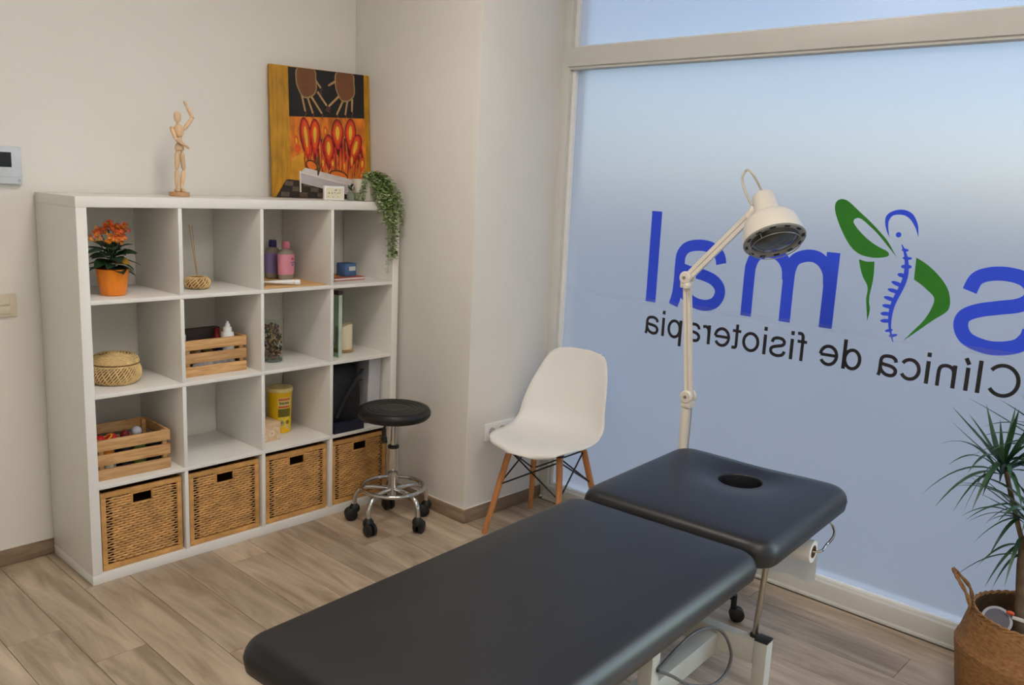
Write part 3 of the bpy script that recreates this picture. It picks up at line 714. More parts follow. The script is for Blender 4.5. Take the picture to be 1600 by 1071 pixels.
M_pb = mat('cream_print_card', (222, 190, 150), .6, var=.12, scale=70); M_pb2 = mat('white_flower_print', (234, 216, 190), .6); M_pb3 = mat('rose_print', (206, 140, 110), .6)
box('box_body', (-.055, -.065, 0), (.045, .055, .068), M_pb, pb, bev=.001); box('lid', (-.057, -.067, .068), (.047, .057, .084), M_pb, pb, bev=.0015)
for (x, z, r) in ((.0, .036, .017), (.032, .050, .008), (.034, .014, .009), (-.034, .02, .012)):
    o = MB()
    for p in range(6):
        a = p*PI/3; o.add(prism([(x+r*.55*math.cos(a)+r*.4*math.cos(q*PI/4), z+r*.55*math.sin(a)+r*.4*math.sin(q*PI/4)) for q in range(8)], .0652, .0656, ff))
    o.build('flower_print', M_pb2, pb)
    mk('flower_eye', prism([(x+r*.25*math.cos(q*PI/4), z+r*.25*math.sin(q*PI/4)) for q in range(8)], .0652, .0659, ff), M_pb3, pb)

# ------------------------------------------------------------------ black bag, blue folder, grey box file
bf = thing('box_file', 'light grey box file standing at the right of the black bag', 'file', (1.368, .06, Z0[1]+.0020))
box('spine', (-.036, 0, 0), (.036, .006, .318), mat('pale_grey_card', (186, 186, 192), .55, var=.04), bf, bev=.002)
M_gc = mat('mid_grey_card', (150, 150, 156), .55, var=.04)
box('side_board', (-.036, .006, 0), (-.031, .27, .318), M_gc, bf, bev=.001); box('side_board', (.031, .006, 0), (.036, .27, .318), M_gc, bf, bev=.001)
box('pages', (-.031, .0065, .004), (.031, .265, .29), M_paper, bf, bev=0)
bf.rotation_euler.y = math.radians(2.0)
M_bag = mat('black_nylon', (15, 16, 22), .6, var=.15, scale=60, bump=.2, bscale=300)
bag = thing('black_bag', 'black fabric bag slumped in the third row cell behind the stool', 'bag', (1.208, .045, Z0[1]+.0006))
V = []; F = []; n = 28
prof = [(.0, 0), (.85, .0), (.97, .02), (1.0, .08), (.99, .16), (.93, .24), (.82, .29), (.6, .315), (0, .318)]
for s, z in prof:
    for i in range(n):
        a = 2*PI*i/n; cx = math.copysign(abs(math.cos(a))**.5, math.cos(a)); cy = math.copysign(abs(math.sin(a))**.5, math.sin(a))
        V.append((s*.105*cx+.03*z, .15+s*.14*cy+.004*math.sin(9*z*10+3*a), z))
for k in range(len(prof)-1):
    for i in range(n): F.append((k*n+i, k*n+(i+1) % n, k*n+n+(i+1) % n, k*n+n+i))
mk('bag_body', (V, F), M_bag, bag)
mk('strap', tube(catmull([(-.06, .005, .06), (-.02, -.004, .15), (.04, -.002, .23), (.09, .01, .28)], 6), .011, 8, flat=.25), mat('dark_grey_webbing', (44, 44, 48), .7, bump=.3, bscale=300), bag)
mk('zip', tube(catmull([(-.09, .012, .22), (-.0, .0, .235), (.09, .012, .225)], 6), .003, 6), M_black, bag)
ft = thing('navy_folder', 'dark navy folder lying flat in front of the black bag', 'folder', (1.20, .004, Z0[1]+.0006))
M_navy = mat('navy_card', (26, 30, 54), .5, var=.08)
box('cover', (-.098, .0, 0), (.075, .036, .004), M_navy, ft, bev=.001); box('pages', (-.096, .001, .004), (.073, .036, .040), mat('navy_inner', (22, 25, 46), .6), ft, bev=0); box('cover', (-.098, .0, .040), (.075, .036, .045), M_navy, ft, bev=.001)

# ------------------------------------------------------------------ things on top of the shelf unit
ZT = W
mn = thing('artist_mannequin', 'jointed wooden artist mannequin with one arm raised on top of the shelf', 'figurine', (.478, .2, ZT+.0005))
OX, OZ = .478, ZT+.0005
def seg(name, a, b, ra, rb, rm=None, dy=(0, 0)):
    A = Vector((a[0]-OX, dy[0], a[1]-OZ)); B = Vector((b[0]-OX, dy[1], b[1]-OZ)); P = []; R = []
    rm = rm or max(ra, rb)*1.12
    for i in range(9):
        s = i/8; P.append(A.lerp(B, s)); R.append((ra*(1-s)**2+2*rm*s*(1-s)+rb*s*s)*(1 if 0 < i < 8 else .6))
    return mk(name, tube(P, R, 14), M_manne, mn)
def jt(p, r, y=0): return mk('joint', sphere((p[0]-OX, y, p[1]-OZ), r, 12, 8), M_manne, mn)
mk('base', lathe([(.037, 0), (.039, .001), (.039, .016), (.037, .0175), (0, .0175)], 32), wood('mannequin_base', (200, 150, 104), (220, 176, 130), rough=.5), mn)
seg('foot', (.466, 1.489), (.470, 1.489), .006, .008, dy=(.012, -.016)); seg('foot', (.486, 1.489), (.492, 1.489), .006, .008, dy=(.012, -.014))
seg('shin', (.470, 1.570), (.4685, 1.496), .0085, .006, .012); seg('shin', (.499, 1.568), (.486, 1.496), .008, .0055, .0115)
seg('thigh', (.474, 1.640), (.470, 1.572), .0095, .008, .0125); seg('thigh', (.492, 1.638), (.499, 1.571), .0095, .008, .0115)
for p in ((.470, 1.571), (.499, 1.5695), (.474, 1.643), (.493, 1.641)): jt(p, .0065)
seg('pelvis', (.484, 1.676), (.483, 1.645), .013, .017, .021); seg('waist', (.482, 1.70), (.484, 1.676), .011, .012, .013)
seg('torso', (.480, 1.748), (.483, 1.697), .013, .013, .026); seg('neck', (.478, 1.757), (.479, 1.745), .005, .006)
seg('head', (.477, 1.796), (.4785, 1.755), .011, .009, .0185)
seg('upper_arm', (.453, 1.731), (.4605, 1.690), .0075, .0065, .009, (0, -.016)); seg('forearm', (.461, 1.690), (.492, 1.666), .0065, .005, .0085, (-.018, -.032)); seg('hand', (.492, 1.666), (.511, 1.655), .005, .003, .0075, (-.032, -.03))
seg('upper_arm', (.506, 1.732), (.541, 1.778), .0085, .0065, .0095); seg('forearm', (.542, 1.779), (.517, 1.822), .0065, .005, .0085); seg('hand', (.516, 1.823), (.507, 1.841), .005, .003, .0075)
jt((.541, 1.779), .0065); jt((.453, 1.732), .0075); jt((.504, 1.732), .008); jt((.461, 1.690), .006, -.017); jt((.5165, 1.8225), .005)

# painting, leaning in the corner
pt = thing('painting', 'square unframed painting of hands above red flames, leaning in the corner', 'painting', (.988, .333, ZT+.001), math.radians(-9.6))
PWd, PHt = .503, .592
lean = math.radians(3.6)
can = link('canvas', MB().add(bbox((0, 0, 0), (PWd, .018, PHt), .0015)).mesh('canvas', None), pt, rot=(-lean, 0, 0))
M_ochre = mat('ochre_paint', (182, 130, 20), .6, var=.3, scale=9, stretch=(6, 6, 1), bump=.4, bscale=60)
can.data.materials.append(M_ochre)
def pq(x, y): return (x/1153*280+380, y/1071*260+80)
def cv(x, y):
    """painting drawing coordinates 0..1 -> canvas metres"""
    return (x*PWd, (1-y)*PHt)
def paint(name, polys, rgb, h, var=.15, sc=20, st=(1, 1, 1), par=None):
    m_ = mat(name, rgb, .6, var=var, scale=sc, stretch=st, bump=.2, bscale=70); g = lambda p: prism([cv(*q) for q in p], 0, .0004+h*.0004, lambda a, c, d: (a, -d, c))
    if len(polys) <= 16:
        for p in polys: mk(name, g(p), m_, can, smooth=False)
        return
    b = MB()
    for p in polys: b.add(g(p))
    tag(b.build(name, m_, can, smooth=False), kind='stuff')
def blob(cx, cy, rx, ry, n=20, tilt=0, tear=0):
    o = []
    for i in range(n):
        a = 2*PI*i/n; x = rx*math.cos(a)*(1-tear*max(0, math.sin(a))*.75); y = ry*math.sin(a)*(1+tear*.35*max(0, math.sin(a)))
        o.append((cx+x*math.cos(tilt)-y*math.sin(tilt), cy+x*math.sin(tilt)+y*math.cos(tilt)))
    return o
def stroke(pts, w_, n=4):
    P = [(v.x, v.y) for v in catmull([(a, b, 0) for a, b in pts], n)]
    L_ = []; R_ = []
    for i, p in enumerate(P):
        a, b = P[max(0, i-1)], P[min(len(P)-1, i+1)]; dx, dy = b[0]-a[0], b[1]-a[1]; d = math.hypot(dx, dy) or 1
        ww = w_ if not isinstance(w_, tuple) else w_[0]+(w_[1]-w_[0])*i/(len(P)-1)
        L_.append((p[0]-dy/d*ww/2, p[1]+dx/d*ww/2)); R_.append((p[0]+dy/d*ww/2, p[1]-dx/d*ww/2))
    return [[L_[i], L_[i+1], R_[i+1], R_[i]] for i in range(len(P)-1)]
paint('flame_field', [[(.18, .37), (.945, .345), (.945, .97), (.18, .97)]], (204, 114, 28), 0, .5, 10, (3, 3, 1))
paint('gold_field', [[(.19, .7), (.36, .62), (.46, .8), (.36, .86), (.17, .86)]], (206, 146, 30), 1, .25, 14)
paint('black_field', [[(.178, .006), (.94, -.0), (.94, .345), (.178, .378)]], (20, 18, 22), 1, .2)
outl = []; hand = []
for sgn, cx, cy in ((1, .355, .115), (-1, .745, .105)):
    hand += [[(cx-.075, 0), (cx+.065, 0), (cx+.085, .08), (cx+.085, .16), (cx+.04, .205), (cx-.03, .215), (cx-.07, .17), (cx-.095, .1)]]
    outl += [[(cx-.087, 0), (cx+.077, 0), (cx+.097, .08), (cx+.097, .165), (cx+.045, .217), (cx-.032, .228), (cx-.08, .178), (cx-.107, .1)]]
rnd_ = lambda P: [(v.x, max(.004, v.y)) for v in catmull([(a, b, 0) for a, b in P], 4, closed=True)]
hand = [rnd_(p) for p in hand]; outl = [rnd_(p) for p in outl]
fing = []
for (a, b) in (((.42, .06), (.495, .14)), ((.46, .17), (.55, .27)), ((.40, .215), (.50, .335)), ((.36, .22), (.41, .34)), ((.305, .21), (.335, .33)),
               ((.655, .07), (.57, .115)), ((.675, .19), (.57, .275)), ((.725, .21), (.65, .335)), ((.765, .215), (.74, .33)), ((.815, .2), (.81, .30))):
    fing += stroke([a, b], (.02, .016))
wav = []
for (x, y) in ((.335, .33), (.41, .34), (.50, .335), (.55, .27), (.495, .14), (.57, .275), (.81, .30), (.74, .33), (.65, .335)):
    wav += stroke([(x, y), (x+.012, y+.015), (x-.006, y+.03), (x+.012, y+.045)], .005, 3)
paint('hand_outline', outl, (150, 124, 84), 2); paint('painted_hand', hand, (116, 72, 42), 3); paint('painted_finger', fing, (176, 140, 92), 2, .2); paint('squiggle', wav, (120, 66, 44), 3)
drops = [(.335, .52, .035, .13, -.12), (.425, .50, .035, .10, .03), (.655, .475, .045, .085, .0), (.79, .465, .04, .09, .06), (.84, .58, .04, .09, .35), (.56, .60, .042, .085, 0), (.53, .47, .018, .035, 0), (.72, .74, .02, .045, 0), (.80, .69, .018, .055, .05), (.91, .71, .028, .045, .1), (.50, .72, .018, .045, 0), (.60, .72, .022, .035, .1), (.24, .56, .02, .04, -.1)]
drops = [(x, y, a*.82, b*.86, t_) for x, y, a, b, t_ in drops]
paint('flame_maroon', [blob(x, y+.02, a+.030, b+.055, 20, t_, .7) for x, y, a, b, t_ in drops[:6]]+[s for k in range(18) for s in stroke([(.32+k*.034, .56+.05*math.sin(k*2)), (.315+k*.035, .68), (.325+k*.033, .78+.04*math.sin(k*3))], (.02, .006))], (116, 24, 26), 1, .35, 12)
paint('flame_red', [blob(x, y+.008, a+.019, b+.030, 20, t_, .6) for x, y, a, b, t_ in drops[:6]]+[s for k in range(22) for s in stroke([(.33+k*.027, .60+.06*math.sin(k*1.7)), (.32+k*.029, .70), (.34+k*.027, .80+.04*math.sin(k*2.3))], (.015, .004))], (196, 44, 20), 2, .35, 12)
paint('flame_orange', [blob(x, y, a+.004, b+.008, 20, t_, .5) for x, y, a, b, t_ in drops]+[blob(.25, .80-.18, .03, .03)], (216, 84, 18), 3, .25, 12)
paint('flame_yellow', [blob(x, y, a*.55, b*.7, 20, t_, .4) for x, y, a, b, t_ in drops], (226, 178, 50), 4, .15, 12)
paint('chequered_rug', [[(.13, .865), (.16, .86), (.92, .90), (.96, .999), (.03, .999)]], (40, 32, 28), 2, .3, 30)
sq = []
for r in range(3):
    for c in range(8):
        if (r+c) % 2 == 0:
            x0 = .12+c*.09-r*.02; y0 = .872+r*.042; sq.append([(x0, y0), (x0+.08, y0+.002), (x0+.078, y0+.038), (x0-.002, y0+.036)])
paint('rug_square', sq, (92, 78, 66), 3, .3, 40)
paint('painted_figure', [blob(.385, .745, .062, .042, 20, .35), blob(.66, .815, .10, .045, 20, .16)], (92, 50, 24), 4); paint('painted_figure_light', [blob(.385, .745, .05, .030, 20, .35), blob(.66, .817, .085, .033, 20, .16)], (226, 116, 30), 5)
paint('couch_side', [[(.275, .80), (.75, .885), (.75, .965), (.275, .885)], [(.75, .885), (.81, .85), (.81, .93), (.75, .965)]], (186, 180, 186), 6, .08)
paint('couch_top', [[(.275, .80), (.32, .765), (.82, .845), (.76, .882)]], (208, 204, 202), 7, .08)
paint('couch_leg', [s for a, b in (((.268, .79), (.268, .955)), ((.745, .88), (.745, .945)), ((.80, .85), (.80, .985))) for s in stroke([a, b], .014)]+stroke([(.27, .80), (.75, .882), (.81, .85)], .01), (224, 216, 206), 8, .05)
paint('painted_plant', [s for a in (0, 1, 2) for s in stroke([(.445, .82), (.44+.02*a, .74), (.43+.03*a, .68+.02*a)], (.012, .005))]+[blob(.455, .70, .012, .04)], (90, 62, 30), 8)
# small desk calendar card
cl = thing('desk_card', 'small white plastic desk calendar standing in front of the painting', 'calendar', (1.168, .115, ZT+.0005), math.radians(-14))
box('card_frame', (-.048, -.01, 0), (.048, .012, .063), M_bead, cl, bev=.003)
box('card_face', (-.040, -.0108, .008), (.042, -.0098, .055), mat('cream_face', (226, 222, 196), .6), cl, bev=0)
M_ink = mat('grey_ink', (150, 142, 128), .7)
mk_b = MB()
for (x, z, a, b) in ((.006, .045, .010, .006), (.022, .045, .002, .007), (.029, .045, .002, .007), (-.026, .031, .007, .006), (-.012, .031, .005, .007), (.001, .033, .006, .005), (.014, .031, .003, .007), (.024, .033, .006, .005), (-.03, .016, .004, .003), (-.008, .014, .004, .004), (.016, .015, .005, .003)):
    mk_b.add(boxg((x-a/2, -.0113, z-b/2), (x+a/2, -.0107, z+b/2)))
mk_b.build('faint_writing', M_ink, cl)
# sage pot
sg = thing('sage_pot', 'tiny sage green pot with dark sprig beside the white planter', 'plant pot', (1.262, .112, ZT+.0005))
mk('pot', lathe([(.016, 0), (.0185, .002), (.0195, .02), (.017, .034), (.013, .038), (.011, .036), (0, .034)], 20), mat('sage_glaze', (126, 136, 122), .5, var=.15), sg)
sp_leaf = leaf_mesh('leaf', .028, .012, .006, .1, M_leaf, 4)
for i in range(9):
    a = i*2.4; link('leaf', sp_leaf, sg, (.004*math.cos(a), .004*math.sin(a), .036+.003*i), (0, -.6-.05*i, a))
# trailing plant
tp = thing('trailing_plant', 'trailing leafy plant spilling from a white pot over the shelf edge', 'potted plant', (1.338, .10, ZT+.0005))
mk('pot', lathe([(.046, 0), (.050, .002), (.060, .05), (.064, .095), (.0645, .100), (.061, .100), (.059, .09), (0, .088)], 40), M_whitecer, tp)
mk('soil', lathe([(.0525, .0885), (0, .092)], 24), M_soil, tp)
random.seed(21)
tl_a = MB(); tl_b = MB()
def small_leaf(b, p, d, s):
    q = d.to_track_quat('X', 'Z').to_matrix().to_4x4(); q.translation = p
    b.add(([(0, 0, 0), (s*.35, -s*.38, .001), (s*.8, -s*.26, -.001), (s, 0, -.003), (s*.8, s*.26, -.001), (s*.35, s*.38, .001), (s*.5, 0, -.002)], [(0, 1, 6), (1, 2, 6), (2, 3, 6), (3, 4, 6), (4, 5, 6), (5, 0, 6)]), q)
def strand(pts, dens, s, spread=1):
    P = catmull(pts, 8)
    mk('stem', tube(P[::2]+[P[-1]], .0011, 5), M_trail, tp)
    acc = 0
    for i in range(1, len(P)):
        acc += (P[i]-P[i-1]).length
        while acc > dens:
            acc -= dens
            a = random.uniform(0, 6.28); d = Vector((math.cos(a), math.sin(a)-.25, random.uniform(-.7, .25))).normalized()
            small_leaf(tl_a if random.random() < .6 else tl_b, P[i]+d*.003, d, s*random.uniform(.7, 1.25))
rim = .095
for (ex, ey, ez, bx) in ((.045, -.115, -.32, .02), (.05, -.118, -.20, .03), (.075, -.12, -.26, .055), (.082, -.12, -.25, .06), (.068, -.118, -.24, .05), (.108, -.125, -.13, .085), (.112, -.122, -.06, .08), (.10, -.125, -.10, .07), (.06, -.122, -.12, .04), (.03, -.12, -.10, .02), (.018, -.115, -.08, .01), (.07, -.128, -.06, .05), (.09, -.115, -.02, .07), (.04, -.13, -.05, .03), (.078, -.115, -.255, .06), (-.06, -.05, .02, -.045), (-.065, -.04, .04, -.05), (.085, -.11, .0, .06), (.06, -.115, .0, .04), (.02, -.122, -.02, .01), (.05, -.125, -.14, .03), (.035, -.118, .02, .02), (.1, -.11, .03, .07), (-.03, -.115, .03, -.02), (-.022, -.118, -.0, -.015), (-.01, -.12, -.035, -.01), (.0, -.122, -.06, .0), (.008, -.118, .02, .0), (.012, -.125, -.09, .005), (-.035, -.11, .05, -.02), (.025, -.125, -.06, .01), (.002, -.118, -.015, -.005), (-.015, -.122, .015, -.01)):
    fy = -.055
    strand([(bx*.3, -.01, rim), (bx*.7, fy*.6, rim+.03), (bx, fy*1.15, rim+.012), (ex*.5+bx*.5, ey*.95, max(ez, .04)), (ex, ey, ez if ez > .04 else ez*.45), (ex, ey, ez)], .0055 if ez > -.28 else .011, .0185)
for i in range(34):
    a = random.uniform(0, 6.28); r = random.uniform(.0, .06); x = r*math.cos(a)+.018; y = r*math.sin(a)-.03
    strand([(x*.5, y*.5, rim), (x*.8, y*.8, rim+random.uniform(.01, .045)), (x*1.1, y*1.1, rim+random.uniform(-.01, .03))], .006, .0185)
tag(tl_a.build('foliage', M_trail, tp, smooth=False), kind='stuff'); tag(tl_b.build('foliage', M_trail2, tp, smooth=False), kind='stuff')

# ------------------------------------------------------------------ wall fittings
tm = thing('wall_intercom', 'white wall intercom panel with small dark screen', 'intercom', (-.108, YB-.0004, 1.49))
box('housing', (-.066, -.026, 0), (.066, 0, .137), mat('cool_white_plastic', (206, 212, 222), .4), tm, bev=.005)
box('screen', (-.052, -.0268, .062), (.030, -.0255, .116), mat('dark_screen', (30, 32, 38), .15), tm, bev=0)
box('seam', (-.064, -.0264, .026), (.064, -.0258, .0275), mat('grey_seam', (170, 176, 188), .5), tm, bev=0)
mk('button', lathe([(.006, 0), (.006, .002), (0, .002)], 16), mat('grey_button', (180, 186, 198), .4), tm, loc=(.054, -.026, .014), rot=(PI/2, 0, 0))
sw = thing('wall_switch', 'ivory wall switch plate at the left edge of the back wall', 'switch', (-.155, YB-.0004, .992))
M_ivp = mat('ivory_plastic', (218, 208, 188), .4)
box('plate', (-.072, -.009, 0), (.072, 0, .088), M_ivp, sw, bev=.002)
for k in range(2): box('rocker', (-.058, -.0125, .012+k*.034), (.048, -.009, .04+k*.034), M_ivp, sw, bev=.002)
ol = thing('wall_socket', 'white multiple wall socket plate behind the white chair', 'socket', (1.604, YP-.0004, .378))
box('plate', (0, -.010, 0), (.29, 0, .082), M_bead, ol, bev=.002)
for k in range(4):
    s_ = mk('socket_well', lathe([(.021, 0), (.021, .0015), (.018, .002), (.0175, -.006+.007), (0, .001)], 24), mat('socket_grey', (196, 192, 188), .4), ol, loc=(.042+k*.069, -.010, .041), rot=(PI/2, 0, 0))
    for q in (-1, 1): mk('pin_hole', lathe([(.0026, .001), (.0026, .0016), (0, .0016)], 10), M_black, s_, loc=(q*.0095, 0, .0006))

# ------------------------------------------------------------------ swivel stool
sl = thing('swivel_stool', 'round black swivel stool on five chrome castor legs', 'stool', (1.245, -.252, 0))
seat_p = [(0, .505), (.06, .505), (.12, .503), (.155, .508), (.165, .52), (.167, .535), (.160, .549), (.148, .555), (.130, .555), (.124, .552), (.118, .555), (.108, .554), (.102, .551), (.096, .553), (.086, .552), (.080, .549), (.074, .551), (.05, .550), (.03, .549), (0, .549)]
mk('seat', lathe(seat_p, 56), M_blackrub, sl)
mk('seat_mount', lathe([(.0, .478), (.030, .480), (.045, .498), (.12, .504), (0, .505)], 32), M_black, sl)
mk('gas_piston', lathe([(.0, .33), (.0135, .33), (.0135, .49), (0, .49)], 20), M_chrome, sl)
mk('collar', lathe([(.0, .362), (.0245, .362), (.0255, .366), (.0255, .373), (.022, .376), (0, .376)], 24), M_black, sl)
mk('column', lathe([(.0, .13), (.0225, .13), (.0225, .215), (.0245, .22), (.0245, .363), (0, .363)], 24), M_chrome, sl)
mk('lever', tube(catmull([(.0, .0, .485), (-.03, .012, .478), (-.042, .018, .455), (-.042, .018, .42), (-.038, .017, .39)], 4), [.005]*8+[.009]*5+[.013]*4, 10), M_black, sl)
hubr = .115
mk('foot_ring', tube([(.143*math.cos(a*PI/24), .143*math.sin(a*PI/24), .175) for a in range(48)], .0095, 10, closed=True), M_chrome, sl)
wh = [(1.131, -.11), (1.083, -.283), (1.24, -.42), (1.408, -.286), (1.323, -.097)]
for i, (wx, wy) in enumerate(wh):
    a = math.atan2(wy+.243, wx-1.237); ca, sa = math.cos(a), math.sin(a)
    P = catmull([(.018*ca, .018*sa, .165), (.09*ca, .09*sa, .168), (.145*ca, .145*sa, .158), (.172*ca, .172*sa, .125), (.178*ca, .178*sa, .075)], 5)
    lg = mk('leg', tube(P, .0105, 10), M_chrome, sl)
    c = mk('castor_hood', lathe([(.0, .040), (.022, .042), (.026, .052), (.024, .066), (.014, .078), (0, .080)], 16), M_black, lg, loc=(.178*ca, .178*sa, 0))
    b_ = a+.8*i+.4
    for s in (-1, 1):
        mk('wheel', lathe([(.0, -.0105), (.023, -.0105), (.0295, -.006), (.0295, .006), (.023, .0105), (0, .0105)], 24), M_black, lg,
           loc=(.178*ca+.016*math.cos(b_)-s*.013*math.sin(b_), .178*sa+.016*math.sin(b_)+s*.013*math.cos(b_), .030), rot=(PI/2, 0, b_))

# ------------------------------------------------------------------ white shell chair
ch = thing('shell_chair', 'white moulded shell chair on splayed wooden legs by the window', 'chair', (1.695, -.785, 0), math.radians(190))
# local: +x is the direction the sitter faces
cl_ = [(.235, .424), (.215, .442), (.16, .447), (.08, .438), (.0, .43), (-.08, .432), (-.145, .450), (-.19, .495), (-.215, .56), (-.235, .64), (-.255, .72), (-.272, .795), (-.279, .825)]
hw_ = [.105, .168, .205, .224, .230, .230, .228, .224, .216, .203, .184, .158, .125]
lift = [.0, .004, .012, .02, .026, .036, .046, .04, .02, .008, .004, .002, .0]
fwdv = [0, 0, 0, 0, 0, .01, .03, .06, .075, .065, .045, .025, .015]
PC = catmull([(a, b, 0) for a, b in cl_], 4); PH = catmull([(a, 0, 0) for a in hw_], 4); PLf = catmull([(a, 0, 0) for a in lift], 4); PFw = catmull([(a, 0, 0) for a in fwdv], 4)
nu = 24; bmc = bmesh.new(); grid = []
for i, p in enumerate(PC):
    row = []
    for j in range(nu+1):
        u = -1+2*j/nu
        e = abs(u)**2.6
        endf = 1
        tipz = 0
        x = p.x+PFw[i].x*e; z = p.y+PLf[i].x*e
        # round the front and the top corners
        if i < 9: x -= ((9-i)/9)**1.5*.045*abs(u)**2.5
        if i > len(PC)-13: z -= (i-(len(PC)-13))/12*.036*abs(u)**4
        row.append(bmc.verts.new((x, u*PH[i].x, z)))
    grid.append(row)
for i in range(len(grid)-1):
    for j in range(nu): bmc.faces.new((grid[i][j], grid[i][j+1], grid[i+1][j+1], grid[i+1][j]))
bmesh.ops.recalc_face_normals(bmc, faces=bmc.faces)
bmesh.ops.solidify(bmc, geom=list(bmc.faces), thickness=.007)
for f in bmc.faces: f.smooth = True
mes = bpy.data.meshes.new('shell'); bmc.to_mesh(mes); bmc.free(); mes.materials.append(M_chair)
shell = link('shell', mes, ch)
tops = {}; feet = {}
for sx in (1, -1):
    for sy in (1, -1):
        T_ = Vector((.105*sx-.01, .125*sy, .418)); B_ = Vector((.20*sx-.015, .195*sy, 0.0))
        tops[sx, sy] = T_; feet[sx, sy] = B_
        mk('leg', tube([B_, B_.lerp(T_, .5), T_], [.0115, .0145, .015], 14), M_beech, ch)
ws = MB(); bo = MB()
def lp_(k, f): return feet[k].lerp(tops[k], f)
pairs = [((1, 1), (1, -1)), ((1, -1), (-1, -1)), ((-1, -1), (-1, 1)), ((-1, 1), (1, 1))]
for a, b in pairs:
    ws.add(rod(lp_(a, .93), lp_(b, .55), .0038, 8)); ws.add(rod(lp_(b, .93), lp_(a, .55), .0038, 8))
for k in tops:
    bo.add(sphere(lp_(k, .55), .009, 10, 8)); bo.add(sphere(lp_(k, .93), .010, 10, 8))
ws.build('wire_brace', M_black, ch); bo.build('brace_bolt', M_black, ch)
for sx in (1, -1):
    for sy in (1, -1): mk('mount', lathe([(.02, 0), (.02, .012), (.014, .02), (0, .02)], 14), M_black, ch, loc=(tops[sx, sy].x, tops[sx, sy].y, .412))

# ------------------------------------------------------------------ treatment couch
cou = thing('treatment_couch', 'black padded treatment couch with face hole headrest and grey frame', 'couch', (.9, -1.9, 0), math.radians(3.5))
ZC = .622
def rrect(x0, x1, y0, y1, r, n=10, per=14):
    r = max(r, .002); P = []
    cs = [(x1-r, y1-r, 0), (x0+r, y1-r, PI/2), (x0+r, y0+r, PI), (x1-r, y0+r, 1.5*PI)]
    for k, (cx, cy, a0) in enumerate(cs):
        arc = [(cx+r*math.cos(a0+PI/2*i/n), cy+r*math.sin(a0+PI/2*i/n)) for i in range(n+1)]
        P += arc
        nx = cs[(k+1) % 4]; s = arc[-1]; e = (nx[0]+r*math.cos(nx[2]), nx[1]+r*math.sin(nx[2]))
        P += [(s[0]+(e[0]-s[0])*i/per, s[1]+(e[1]-s[1])*i/per) for i in range(1, per)]
    return P
def cushion(x0, x1, y0, y1, zt, th, rc, hole=None, crown=.004, dip=.02):
    V = []; F = []; rings = []
    side = [(.03, -th), (.008, -th), (.0, -th+.008), (-.004, -th*.55), (.0, -.026), (.006, -.015), (.014, -.0075), (.025, -.0028), (.040, -.0006)]
    for ins, dz in side:
        P = rrect(x0+ins, x1-ins, y0+ins, y1-ins, rc-ins*.6)
        dd = lambda a, b: dip*max(0, 1+dz/th*1.2)*math.exp(-((math.hypot(a-hole[0], b-hole[1])-hole[2])/.075)**1.5) if hole else 0
        rings.append([(a, b, zt+dz-dd(a, b)) for a, b in P])
    n = len(rings[0]); cx, cy = (hole[0], hole[1]) if hole else ((x0+x1)/2, (y0+y1)/2)
    base = rings[-1]; K = 22
    for k in range(1, K+1):
        s = k/K
        ring = []
        for (a, b, c) in base:
            if hole:
                d = math.hypot(a-cx, b-cy); tx, ty = cx+(a-cx)/d*hole[2], cy+(b-cy)/d*hole[2]
            else: tx, ty = cx+(a-cx)*.01, cy+(b-cy)*.01
            s2 = 1-(1-s)**1.3
            x, y = a+(tx-a)*s2, b+(ty-b)*s2
            e = min(1, s*4); z = zt-.0006+crown*(e*(2-e))
            if hole:
                d = math.hypot(x-cx, y-cy)-hole[2]; z -= dip*math.exp(-(max(d, 0)/.075)**1.5)
            ring.append((x, y, z))
        rings.append(ring)
    if hole:
        last = rings[-1]
        rings.append([(cx+(a-cx)*.97, cy+(b-cy)*.97, c-.006) for a, b, c in last]); rings.append([(cx+(a-cx)*.95, cy+(b-cy)*.95, zt-th+.006) for a, b, c in last]); rings.append([(cx+(a-cx)*.95, cy+(b-cy)*.95, zt-th) for a, b, c in last])
    for r in rings: V += r
    for k in range(len(rings)-1):
        for i in range(n): F.append((k*n+i, k*n+(i+1) % n, (k+1)*n+(i+1) % n, (k+1)*n+i))
    if hole: F += [((len(rings)-1)*n+i, (len(rings)-1)*n+(i+1) % n, (i+1) % n, i) for i in range(n)]
    else: F.append(tuple(range(n))[::-1]); F.append(tuple((len(rings)-1)*n+i for i in range(n)))
    return V, F
HWD = .312
mk('main_cushion', cushion(-1.225, .002, -HWD-.008, HWD, ZC, .075, .055, crown=.006), M_leather, cou, angle=70)
hd = link('head_cushion', MB().add(cushion(0, .690, -HWD-.018, HWD, 0, .08, .070, hole=(.498, -.014, .075))).mesh('head_cushion', M_leather, True, 70), cou, (.020, 0, ZC+.009), (0, math.radians(-.3), 0))
def cb_(name, a, b, m=M_greymetal, bev=.002): return box(name, a, b, m, cou, bev=bev)
cb_('support_board', (-1.16, -.25, ZC-.087), (-.05, .25, ZC-.0755), M_black); 
hb = box('head_board', (.05, -.25, -.093), (.58, .25, -.0805), M_black, hd, bev=.002)
for y in (-.22, .19): cb_('top_rail', (-1.15, y, ZC-.118), (-.02, y+.03, ZC-.0875))
